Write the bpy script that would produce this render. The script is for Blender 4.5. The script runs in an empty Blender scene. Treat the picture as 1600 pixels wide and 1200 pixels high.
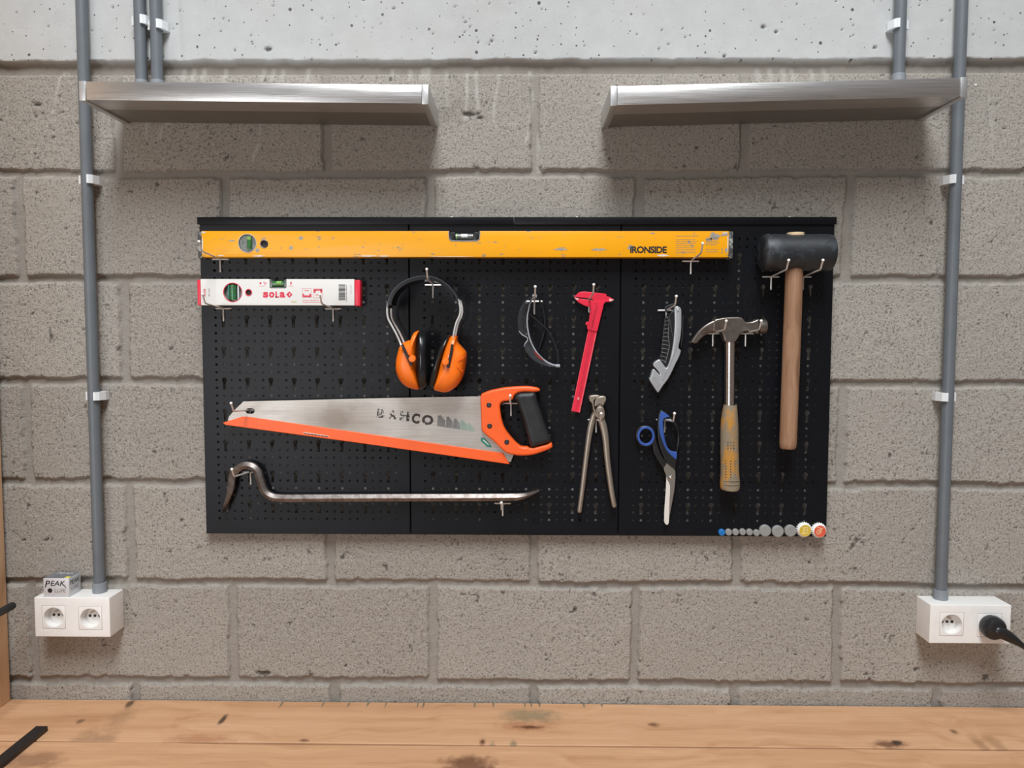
import bpy, bmesh, math, random
import numpy as np
from mathutils import Vector, Matrix

random.seed(7)
S = bpy.context.scene
COL = S.collection

# ------------------------------------------------------------------ camera, light, exposure
FPX, PITCH, YAW, ROLL, DIST = 1225.9, math.radians(3.516), math.radians(-0.7675), math.radians(0.107), 1.523
CAMZ = 1.6295
_F = Vector((math.sin(YAW)*math.cos(PITCH), math.cos(YAW)*math.cos(PITCH), -math.sin(PITCH)))
_R0 = Vector((math.cos(YAW), -math.sin(YAW), 0)); _U0 = _R0.cross(_F)
_R = _R0*math.cos(ROLL)+_U0*math.sin(ROLL); _U = -_R0*math.sin(ROLL)+_U0*math.cos(ROLL)
CAMP = Vector((0, -DIST, CAMZ))
cd = bpy.data.cameras.new('camera'); cam = bpy.data.objects.new('camera', cd); COL.objects.link(cam)
cd.sensor_width = 36; cd.lens = 36*FPX/1600; cd.clip_start = 0.02
m3 = Matrix((_R, _U, -_F)).transposed()
cam.matrix_world = Matrix.Translation(CAMP) @ m3.to_4x4()
S.camera = cam

S.view_settings.view_transform = 'Standard'; S.view_settings.look = 'None'
S.view_settings.gamma = 1; S.view_settings.exposure = 0.0

w = bpy.data.worlds.new('world'); S.world = w; w.use_nodes = True
nt = w.node_tree; bg = nt.nodes['Background']
tc = nt.nodes.new('ShaderNodeTexCoord'); sep = nt.nodes.new('ShaderNodeSeparateXYZ')
mr = nt.nodes.new('ShaderNodeMapRange'); cr = nt.nodes.new('ShaderNodeValToRGB')
nt.links.new(tc.outputs['Generated'], sep.inputs[0]); nt.links.new(sep.outputs['Z'], mr.inputs[0])
mr.inputs[1].default_value = -1; mr.inputs[2].default_value = 1
nt.links.new(mr.outputs[0], cr.inputs[0]); nt.links.new(cr.outputs[0], bg.inputs[0])
e = cr.color_ramp.elements
e[0].position = 0.0; e[0].color = (0.34, 0.24, 0.18, 1)
e[1].position = 1.0; e[1].color = (0.62, 0.66, 0.72, 1)
x_ = e.new(0.5); x_.color = (0.36, 0.29, 0.25, 1)
bg.inputs[1].default_value = 0.46

def area(name, loc, target, sx, sy, power, col):
    d = bpy.data.lights.new(name, 'AREA'); d.shape = 'RECTANGLE'; d.size = sx; d.size_y = sy
    d.energy = power; d.color = col
    o = bpy.data.objects.new(name, d); COL.objects.link(o); o.location = loc
    o.rotation_euler = (Vector(target)-Vector(loc)).to_track_quat('-Z', 'Y').to_euler()
    return o
area('skylight', (0.04, -2.75, 5.1), (0.04, -2.74, 0), 1.25, 2.6, 300, (0.94, 0.975, 1.0))
area('left_reflection_fill', (-1.9, -4.2, 1.35), (-0.3, 0, 1.5), 1.3, 1.6, 44, (0.95, 0.97, 1.0))  # added unseen area light, brightens the reflection on the board's left side

# ------------------------------------------------------------------ helpers
def U(px, py, y):
    v = _F + _R*((px-800)/FPX) - _U*((py-600)/FPX)
    return CAMP + v*((y+DIST)/v.y)
def UZ(px, py, z):
    v = _F + _R*((px-800)/FPX) - _U*((py-600)/FPX)
    return CAMP + v*((z-CAMZ)/v.z)
def Zm(ox, oy, s):
    return lambda pts: [(ox+a/s, oy+b/s) for a, b in pts]
def sc(y): return FPX/(DIST+y)          # pixels per metre at depth y

ORG = {}
def tag(o, label=None, cat=None, group=None, kind=None):
    if label: o['label'] = label
    if cat: o['category'] = cat
    if group: o['group'] = group
    if kind: o['kind'] = kind
    return o
def empty(name, loc, label, cat, group=None):
    o = bpy.data.objects.new(name, None); COL.objects.link(o); o.location = loc
    o.empty_display_size = 0.02; ORG[o] = Vector(loc)
    return tag(o, label, cat, group)
def put(name, vs, fs, mat, parent=None, smooth=30, base=None):
    vs = [Vector(v) for v in vs]
    if parent is not None: org = ORG[parent]
    else:
        if base is None:
            lo = [min(v[i] for v in vs) for i in range(3)]; hi = [max(v[i] for v in vs) for i in range(3)]
            base = ((lo[0]+hi[0])/2, (lo[1]+hi[1])/2, lo[2])
        org = Vector(base)
    me = bpy.data.meshes.new(name); me.from_pydata([tuple(v-org) for v in vs], [], fs); me.validate()
    bm = bmesh.new(); bm.from_mesh(me); bmesh.ops.recalc_face_normals(bm, faces=bm.faces); bm.to_mesh(me); bm.free()
    if smooth:
        me.polygons.foreach_set('use_smooth', [True]*len(me.polygons)); me.set_sharp_from_angle(angle=math.radians(smooth))
    if mat: me.materials.append(mat)
    o = bpy.data.objects.new(name, me); COL.objects.link(o); ORG[o] = org
    if parent is not None: o.parent = parent
    else: o.location = org
    return o
def put_multi(name, pairs, parent, smooth=30):
    vs, fs = join(*[g for g, m in pairs]); o = put(name, vs, fs, pairs[0][1], parent, smooth)
    idx = []
    for k, (g, m) in enumerate(pairs):
        if k: o.data.materials.append(m)
        idx += [k]*len(g[1])
    if len(idx) == len(o.data.polygons): o.data.polygons.foreach_set('material_index', idx)
    return o
def mesh_of(o):                       # evaluated mesh data of a temporary object
    dg = bpy.context.evaluated_depsgraph_get(); me = bpy.data.meshes.new_from_object(o.evaluated_get(dg))
    vs = [v.co.copy() for v in me.vertices]; fs = [tuple(p.vertices) for p in me.polygons]
    bpy.data.meshes.remove(me); bpy.data.objects.remove(o)
    return vs, fs
def smooth_closed(p, n=4):
    out = []; N = len(p)
    for i in range(N):
        p0, p1, p2, p3 = (np.array(p[(i+k-1) % N], float) for k in range(4))
        for k in range(n):
            t = k/n
            out.append(tuple(.5*((2*p1)+(-p0+p2)*t+(2*p0-5*p1+4*p2-p3)*t*t+(-p0+3*p1-3*p2+p3)*t**3)))
    return out
def smooth_open(p, n=5):
    out = []; N = len(p); p = [np.array(q, float) for q in p]
    for i in range(N-1):
        p0 = p[i-1] if i else 2*p[0]-p[1]; p1, p2 = p[i], p[i+1]; p3 = p[i+2] if i+2 < N else 2*p[-1]-p[-2]
        for k in range(n):
            t = k/n
            out.append(.5*((2*p1)+(-p0+p2)*t+(2*p0-5*p1+4*p2-p3)*t*t+(-p0+3*p1-3*p2+p3)*t**3))
    out.append(p[-1]); return out
def plate_geo(outlines, yf, yb, bev=0.0006, res=2):
    """outlines: list of pixel polygons (first the rim, then the holes) on the plane y=yf; returns world mesh"""
    c = bpy.data.curves.new('t', 'CURVE'); c.dimensions = '2D'; c.fill_mode = 'BOTH'
    th = yb-yf; bev = min(bev, th*0.49)
    c.extrude = th/2-bev; c.bevel_depth = bev; c.bevel_resolution = res; c.offset = -bev
    for pl in outlines:
        s = c.splines.new('POLY'); s.points.add(len(pl)-1); s.use_cyclic_u = True
        for k, q in enumerate(pl):
            p = U(q[0], q[1], yf); s.points[k].co = (p.x, p.z, 0, 1)
    o = bpy.data.objects.new('t', c); COL.objects.link(o); bpy.context.view_layer.update()
    vs, fs = mesh_of(o); bpy.data.curves.remove(c)
    ym = (yf+yb)/2
    return [Vector((v.x, ym-v.z, v.y)) for v in vs], fs
def plate(name, outlines, yf, yb, mat, parent=None, bev=0.0006, res=2, smooth=40):
    if isinstance(outlines[0][0], (int, float)): outlines = [outlines]
    vs, fs = plate_geo(outlines, yf, yb, bev, res)
    return put(name, vs, fs, mat, parent, smooth)
def join(*gs):
    V, Fc = [], []
    for vs, fs in gs:
        n = len(V); V += [Vector(v) for v in vs]; Fc += [tuple(i+n for i in f) for f in fs]
    return V, Fc
def box_geo(x0, x1, y0, y1, z0, z1, bev=0.0, seg=2):
    bm = bmesh.new(); bmesh.ops.create_cube(bm, size=1)
    for v in bm.verts:
        v.co = ((x0+x1)/2+v.co.x*abs(x1-x0), (y0+y1)/2+v.co.y*abs(y1-y0), (z0+z1)/2+v.co.z*abs(z1-z0))
    if bev: bmesh.ops.bevel(bm, geom=bm.edges[:], offset=bev, segments=seg, affect='EDGES', profile=0.6)
    vs = [v.co.copy() for v in bm.verts]; bm.verts.index_update(); fs = [tuple(v.index for v in f.verts) for f in bm.faces]
    bm.free(); return vs, fs
def box(name, x0, x1, y0, y1, z0, z1, mat, parent=None, bev=0.0005, seg=2):
    return put(name, *box_geo(x0, x1, y0, y1, z0, z1, bev, seg), mat, parent)
def tube_geo(path, r, n=10, closed=False, cap=True, ref=(0, 1, 0), phase=0.0, roundcap=False):
    """r: scalar or list of scalar/(in-plane radius, radius along ref)"""
    P = [Vector(p) for p in path]; N = len(P)
    if not isinstance(r, list): r = [r]*N
    r = [q if isinstance(q, tuple) else (q, q) for q in r]
    if roundcap:
        a, b = P[0], P[-1]; d0 = (P[0]-P[1]).normalized(); d1 = (P[-1]-P[-2]).normalized()
        pre, rp, post, rq = [], [], [], []
        for t in (0.95, 0.7, 0.38):
            k = math.sqrt(1-t*t); m0 = min(r[0]); m1 = min(r[-1])
            pre.append(a+d0*m0*t); rp.append((r[0][0]*k, r[0][1]*k)); post.insert(0, b+d1*m1*t); rq.insert(0, (r[-1][0]*k, r[-1][1]*k))
        P = pre+P+post; r = rp+r+rq; N = len(P)
    ref = Vector(ref).normalized(); vs, fs = [], []
    prevB = None
    for i in range(N):
        if closed: T = P[(i+1) % N]-P[i-1]
        else: T = P[min(i+1, N-1)]-P[max(i-1, 0)]
        T.normalize(); A = T.cross(ref)
        if A.length < 1e-3: A = T.cross(Vector((1, 0, 0))) if prevB is None else prevB.copy()
        A.normalize()
        if prevB is not None and A.dot(prevB) < 0: A = -A
        prevB = A.copy(); B = A.cross(T)
        for k in range(n):
            a = 2*math.pi*k/n+phase; vs.append(P[i]+A*math.cos(a)*r[i][0]+B*math.sin(a)*r[i][1])
    M = N if closed else N-1
    for i in range(M):
        for k in range(n):
            j = (i+1) % N; fs.append((i*n+k, i*n+(k+1) % n, j*n+(k+1) % n, j*n+k))
    if not closed and cap: fs += [tuple(range(n)), tuple(range((N-1)*n, N*n))]
    return vs, fs
def tube(name, path, r, mat, parent=None, smooth=40, **k): return put(name, *tube_geo(path, r, **k), mat, parent, smooth)
def lathe_geo(c, axis, prof, n=24):
    """prof: list of (t along axis, radius); axis a unit vector from centre c"""
    ax = Vector(axis).normalized(); A = ax.orthogonal().normalized(); B = ax.cross(A); c = Vector(c); vs, fs = [], []
    for t, r in prof:
        for k in range(n):
            a = 2*math.pi*k/n; vs.append(c+ax*t+(A*math.cos(a)+B*math.sin(a))*max(r, 1e-5))
    for i in range(len(prof)-1):
        for k in range(n): fs.append((i*n+k, i*n+(k+1) % n, (i+1)*n+(k+1) % n, (i+1)*n+k))
    fs += [tuple(range(n)), tuple(range((len(prof)-1)*n, len(prof)*n))]
    return vs, fs
def lathe(name, c, axis, prof, mat, parent=None, n=24, smooth=35): return put(name, *lathe_geo(c, axis, prof, n), mat, parent, smooth)
def inflate_geo(pts, ym, df, db, ex=2.6, rings=7, centre=None):
    """closed pixel outline (star shaped) swelling to df towards the room and db towards the wall"""
    W = [U(a, b, ym) for a, b in pts]; N = len(W)
    C = sum(W, Vector())/N if centre is None else U(centre[0], centre[1], ym)
    vs, fs = [], []; idx = []
    rr = [math.sin(math.pi/2*k/rings) for k in range(1, rings+1)]
    for side, d in ((-1, df), (1, db)):
        cidx = len(vs); vs.append(C+Vector((0, side*d, 0))); R = []
        for k, t in enumerate(rr):
            if side == 1 and k == rings-1: R.append(idx[0][-1]); continue
            h = d*(max(0, 1-t**ex))**(1/ex); n0 = len(vs)
            for p in W: vs.append(C+(p-C)*t+Vector((0, side*h, 0)))
            R.append(list(range(n0, n0+N)))
        idx.append(R)
        for i in range(N): fs.append((cidx, R[0][i], R[0][(i+1) % N]))
        for k in range(rings-1):
            for i in range(N): fs.append((R[k][i], R[k][(i+1) % N], R[k+1][(i+1) % N], R[k+1][i]))
    return vs, fs
def inflate(name, pts, ym, df, db, mat, parent=None, smooth=60, **k): return put(name, *inflate_geo(pts, ym, df, db, **k), mat, parent, smooth)
def circ(cx, cy, rx, ry=None, n=24): 
    ry = ry or rx
    return [(cx+rx*math.cos(2*math.pi*k/n), cy+ry*math.sin(2*math.pi*k/n)) for k in range(n)]
def text_geo(s, bold=0.0, shear=0.0, spacing=1.0):
    c = bpy.data.curves.new('t', 'FONT'); c.body = s; c.size = 1; c.offset = bold; c.shear = shear; c.space_character = spacing
    c.resolution_u = 3
    o = bpy.data.objects.new('t', c); COL.objects.link(o); bpy.context.view_layer.update()
    vs, fs = mesh_of(o); bpy.data.curves.remove(c); return vs, fs
def lettering_geo(s, p0, p1, h, y=None, bold=0.0, shear=0.0, spacing=1.0, lift=0.0003, normal=None, up=None):
    """text whose ink box runs from world point p0 (lower left) to p1 (lower right) with height h"""
    vs, fs = text_geo(s, bold, shear, spacing)
    x0 = min(v.x for v in vs); x1 = max(v.x for v in vs); z0 = min(v.y for v in vs); z1 = max(v.y for v in vs)
    p0, p1 = Vector(p0), Vector(p1); d = p1-p0; nn = Vector(normal) if normal else Vector((0, -1, 0))
    upv = Vector(up) if up else nn.cross(d).normalized()
    return [p0+d*((v.x-x0)/(x1-x0))+upv*(h*(v.y-z0)/(z1-z0))+nn*lift for v in vs], fs
def lettering(name, s, p0, p1, h, mat, parent, **k): return put(name, *lettering_geo(s, p0, p1, h, **k), mat, parent, 0)
def bool_geo(geo, cutters):
    me = bpy.data.meshes.new('t'); me.from_pydata([tuple(v) for v in geo[0]], [], geo[1]); o = bpy.data.objects.new('t', me); COL.objects.link(o)
    bm = bmesh.new(); bm.from_mesh(me); bmesh.ops.recalc_face_normals(bm, faces=bm.faces); bm.to_mesh(me); bm.free()
    tmp = []
    for cv, cf in cutters:
        m2 = bpy.data.meshes.new('c'); m2.from_pydata([tuple(v) for v in cv], [], cf)
        bm = bmesh.new(); bm.from_mesh(m2); bmesh.ops.recalc_face_normals(bm, faces=bm.faces); bm.to_mesh(m2); bm.free()
        q = bpy.data.objects.new('c', m2); COL.objects.link(q); tmp.append(q)
        md = o.modifiers.new('b', 'BOOLEAN'); md.operation = 'DIFFERENCE'; md.object = q; md.solver = 'EXACT'
    bpy.context.view_layer.update(); r = mesh_of(o)
    for q in tmp: bpy.data.objects.remove(q)
    return r
def copy_tree(o, parent=None):
    c = o.copy(); COL.objects.link(c)
    if parent is not None: c.parent = parent
    for ch in o.children: copy_tree(ch, c)
    return c

# ------------------------------------------------------------------ materials
class NT:
    def __init__(s, name):
        s.m = bpy.data.materials.new(name); s.m.use_nodes = True; s.t = s.m.node_tree
        s.b = s.t.nodes['Principled BSDF']; s.geo = None
    def n(s, t, **k):
        q = s.t.nodes.new(t)
        for a, b in k.items(): setattr(q, a, b)
        return q
    def l(s, a, b): s.t.links.new(a, b)
    def put(s, sock, v):
        if hasattr(v, 'is_output'): s.l(v, sock)
        else: sock.default_value = v
    def obj(s, scale=(1, 1, 1), loc=(0, 0, 0)):
        if s.geo is None: s.geo = s.n('ShaderNodeTexCoord')
        mp = s.n('ShaderNodeMapping'); s.l(s.geo.outputs['Object'], mp.inputs[0]); mp.inputs['Scale'].default_value = scale; mp.inputs['Location'].default_value = loc
        return mp.outputs[0]
    def noise(s, vec, scale, detail=3, rough=0.5, dist=0.0):
        q = s.n('ShaderNodeTexNoise'); s.l(vec, q.inputs['Vector']); q.inputs['Scale'].default_value = scale
        q.inputs['Detail'].default_value = detail; q.inputs['Roughness'].default_value = rough; q.inputs['Distortion'].default_value = dist
        return q.outputs['Fac']
    def ramp(s, fac, stops):
        q = s.n('ShaderNodeValToRGB'); s.put(q.inputs[0], fac); e = q.color_ramp.elements
        while len(e) < len(stops): e.new(0.5)
        for el, (p, c) in zip(e, stops):
            el.position = p; el.color = (*c, 1) if isinstance(c, tuple) else (c, c, c, 1)
        return q.outputs[0]
    def mix(s, f, a, b, mode='MIX'):
        q = s.n('ShaderNodeMix', data_type='RGBA', blend_type=mode); s.put(q.inputs[0], f)
        for sk, v in ((q.inputs[6], a), (q.inputs[7], b)): s.put(sk, (*v, 1) if isinstance(v, tuple) else v)
        return q.outputs[2]
    def math(s, op, a, b=0.0, clamp=False):
        q = s.n('ShaderNodeMath', operation=op, use_clamp=clamp); s.put(q.inputs[0], a); s.put(q.inputs[1], b); return q.outputs[0]
    def bump(s, h, strength=0.3, dist=0.001):
        q = s.n('ShaderNodeBump'); s.l(h, q.inputs['Height']); q.inputs['Strength'].default_value = strength; q.inputs['Distance'].default_value = dist
        s.l(q.outputs[0], s.b.inputs['Normal'])
    def attr(s, name): q = s.n('ShaderNodeAttribute'); q.attribute_name = name; return q.outputs['Fac']
    def col(s, v): s.put(s.b.inputs['Base Color'], (*v, 1) if isinstance(v, tuple) else v)
    def set(s, **k):
        for a, v in k.items(): s.put(s.b.inputs[{'rough': 'Roughness', 'metal': 'Metallic', 'spec': 'Specular IOR Level', 'trans': 'Transmission Weight', 'coat': 'Coat Weight', 'ior': 'IOR', 'alpha': 'Alpha'}[a]], v)
        return s

def plain(name, c, rough=0.5, metal=0.0, var=0.12, scale=60, spec=0.5, bump=0.0, bscale=400, **k):
    t = NT(name); f = t.noise(t.obj(), scale, 4, 0.6)
    a = tuple(x*(1-var) for x in c); b = tuple(min(1, x*(1+var)) for x in c)
    t.col(t.ramp(f, [(0.3, a), (0.7, b)])); t.set(rough=rough, metal=metal, spec=spec, **k)
    if bump: t.bump(t.noise(t.obj(), bscale, 2), bump, 0.0006)
    return t.m
def worn(name, c, under, lo=0.62, hi=0.66, scale=60, rough=0.4, stretch=(1, 1, 1), metal=0.0, spec=0.5, bump=0.0):
    t = NT(name); f = t.noise(t.obj(stretch), scale, 8, 0.68, 0.3); g = t.noise(t.obj(), 9, 3, 0.5)
    base = t.mix(g, tuple(x*0.92 for x in c), tuple(min(1, x*1.06) for x in c))
    t.col(t.mix(t.ramp(f, [(lo, 0.0), (hi, 1.0)]), base, under)); t.set(rough=rough, metal=metal, spec=spec)
    if bump: t.bump(t.noise(t.obj(), 500, 3), bump, 0.0006)
    return t.m
def brushed(name, c, rough=0.32, ax=(3, 200, 400), var=0.18, bump=0.04, metal=1.0):
    t = NT(name); f = t.noise(t.obj(ax), 4, 4, 0.6)
    t.col(t.ramp(f, [(0.3, tuple(x*(1-var) for x in c)), (0.7, tuple(min(1, x*(1+var)) for x in c))]))
    t.set(rough=t.ramp(f, [(0.2, rough*0.8), (0.8, rough*1.25)]), metal=metal); t.bump(f, bump, 0.0005); return t.m
def woodmat(name, c1, c2, c3, ax=0, spots=(), streaks=0.5, freq=1.0):
    t = NT(name); st = [28*freq]*3; st[ax] = 1.6*freq
    warp = t.noise(t.obj((3, 3, 3)), 1.2, 2, 0.5)
    v = t.obj(tuple(st)); va = t.n('ShaderNodeVectorMath', operation='ADD'); t.l(v, va.inputs[0])
    cv = t.n('ShaderNodeCombineXYZ'); k = t.math('MULTIPLY', warp, 5.0)
    for i in range(3):
        if i != ax: t.l(k, cv.inputs[i])
    t.l(cv.outputs[0], va.inputs[1])
    f = t.noise(va.outputs[0], 1.0, 5, 0.62, 0.4); g = t.noise(t.obj(tuple(x*(11 if i != ax else 4) for i, x in enumerate(st))), 1.0, 4, 0.65)
    c = t.ramp(f, [(0.28, c3), (0.46, c1), (0.7, c2)])
    c = t.mix(t.math('MULTIPLY', t.ramp(g, [(0.42, 0.0), (0.68, 1.0)]), streaks*0.5), c, c3)
    for (sx, sy, sz, rx, ry, rz, colr, am) in spots:        # knots and stains, at their own place in the board
        mp = t.obj((1/rx, 1/ry, 1/rz), (-sx/rx, -sy/ry, -sz/rz)); wv = t.noise(t.obj(), 55, 3, 0.6)
        ln = t.n('ShaderNodeVectorMath', operation='LENGTH'); t.l(mp, ln.inputs[0])
        d = t.math('ADD', ln.outputs['Value'], t.math('MULTIPLY', t.math('SUBTRACT', wv, 0.5), 1.3))
        c = t.mix(t.math('MULTIPLY', t.ramp(d, [(0.35, 1.0), (1.0, 0.0)]), am), c, colr)
    t.col(c); t.set(rough=0.62, spec=0.3); t.bump(t.math('ADD', f, t.math('MULTIPLY', g, 0.5)), 0.18, 0.0012)
    return t.m

M = {}
M['board'] = plain('black_powder_coat', (0.0040, 0.0047, 0.0068), 0.38, 0, 0.15, 30, 0.24, 0.05, 900)
M['hook'] = plain('zinc_wire', (0.74, 0.73, 0.71), 0.35, 0.35, 0.05)
M['hooktip'] = plain('white_hook_tip', (0.86, 0.84, 0.80), 0.35, 0, 0.03)
M['pipe'] = plain('grey_pvc', (0.125, 0.140, 0.155), 0.42, 0, 0.07, 20, 0.5)
M['collar'] = plain('grey_pvc_collar', (0.22, 0.24, 0.26), 0.45, 0, 0.05)
M['clip'] = plain('white_clip_plastic', (0.72, 0.74, 0.75), 0.45, 0, 0.03)
M['white'] = plain('white_plastic', (0.80, 0.785, 0.76), 0.35, 0, 0.02)
M['dark'] = plain('dark_hole', (0.02, 0.017, 0.015), 0.6)
M['black'] = plain('black_plastic', (0.012, 0.012, 0.013), 0.35, 0, 0.2, 40)
M['blackrubber'] = plain('black_rubber', (0.014, 0.015, 0.017), 0.5, 0, 0.3, 50, 0.5, 0.25, 260)
M['blackvinyl'] = plain('black_vinyl', (0.010, 0.011, 0.012), 0.22, 0, 0.1, 40)
M['steel'] = brushed('brushed_stainless', (0.70, 0.685, 0.67), 0.30, (2.5, 60, 260), 0.14, 0.30)
M['steelcap'] = plain('satin_aluminium_cap', (0.60, 0.60, 0.60), 0.42, 0.9, 0.04)
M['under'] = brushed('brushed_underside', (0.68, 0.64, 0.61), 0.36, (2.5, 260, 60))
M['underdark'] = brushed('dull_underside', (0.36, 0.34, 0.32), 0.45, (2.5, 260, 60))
M['chrome'] = plain('chrome', (0.70, 0.68, 0.66), 0.2, 1.0, 0.05)
M['orange'] = plain('orange_plastic', (0.90, 0.118, 0.016), 0.42, 0, 0.05, 15)
M['muff'] = plain('orange_cup_plastic', (0.92, 0.175, 0.006), 0.36, 0, 0.07, 20)
M['red'] = plain('red_plastic', (0.72, 0.022, 0.055), 0.36, 0, 0.05)
M['redprint'] = plain('red_print', (0.70, 0.03, 0.07), 0.5, 0, 0.03)
M['darkred'] = plain('engraving', (0.30, 0.012, 0.022), 0.5, 0, 0.05)
M['palepink'] = plain('worn_tip', (0.85, 0.45, 0.42), 0.45, 0, 0.05)
M['ink'] = plain('black_print', (0.012, 0.010, 0.010), 0.5, 0, 0.05)
M['greyink'] = plain('grey_print', (0.25, 0.22, 0.20), 0.5, 0, 0.05)
M['paint'] = worn('white_painted_aluminium', (0.76, 0.745, 0.715), (0.45, 0.42, 0.36), 0.72, 0.78, 40, 0.38)
M['vial'] = plain('green_vial', (0.035, 0.15, 0.045), 0.12, 0, 0.3, 120, 0.6, coat=0.6)
M['vialbub'] = plain('vial_bubble', (0.24, 0.46, 0.13), 0.1, 0, 0.1)
M['vialback'] = plain('grey_vial_holder', (0.13, 0.145, 0.125), 0.2, 0, 0.4, 160, 0.6)
M['wornblack'] = worn('scuffed_end_cap', (0.05, 0.05, 0.052), (0.32, 0.33, 0.30), 0.5, 0.56, 90, 0.5)
M['blue'] = plain('blue_grip', (0.028, 0.082, 0.32), 0.42, 0, 0.1, 40)
M['blade'] = plain('scissor_steel', (0.34, 0.315, 0.285), 0.42, 0.8, 0.08, 30)
M['bladelight'] = plain('pale_blade_steel', (0.82, 0.78, 0.72), 0.35, 0.25, 0.04)
M['silver'] = plain('silver_casting', (0.50, 0.52, 0.54), 0.38, 0.55, 0.06, 40)
M['ridge'] = plain('grey_ridge', (0.22, 0.22, 0.22), 0.4, 0.2)
M['magnet'] = plain('grey_magnet', (0.265, 0.265, 0.255), 0.5, 0, 0.07, 90)
M['bluemag'] = plain('blue_magnet', (0.012, 0.16, 0.46), 0.4, 0, 0.05)
M['crown'] = plain('white_crown_skirt', (0.80, 0.80, 0.76), 0.35, 0, 0.04)
M['yellowcap'] = plain('yellow_print_face', (0.62, 0.43, 0.05), 0.4, 0, 0.08)
M['redcap'] = plain('red_print_face', (0.68, 0.10, 0.05), 0.4, 0, 0.08)
M['cream'] = plain('cream_print', (0.85, 0.74, 0.45), 0.5, 0, 0.03)
M['carton'] = plain('silver_carton', (0.62, 0.62, 0.64), 0.4, 0.15, 0.05, 60)
M['cartontop'] = plain('grey_carton_top', (0.16, 0.17, 0.19), 0.42, 0.1, 0.1, 40)
M['sticker'] = plain('yellow_sticker', (0.80, 0.72, 0.06), 0.5)
M['teal'] = plain('green_print', (0.03, 0.20, 0.15), 0.5)
M['greenwhite'] = plain('pale_print', (0.62, 0.72, 0.66), 0.5)
M['floor'] = plain('concrete_floor', (0.30, 0.29, 0.28), 0.7, 0, 0.15, 6)
M['blackbar'] = plain('black_steel_bar', (0.010, 0.010, 0.011), 0.5, 0, 0.2)
M['tint'] = plain('translucent_red', (0.40, 0.05, 0.04), 0.2, 0, 0.1, trans=0.3, alpha=0.45)

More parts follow.
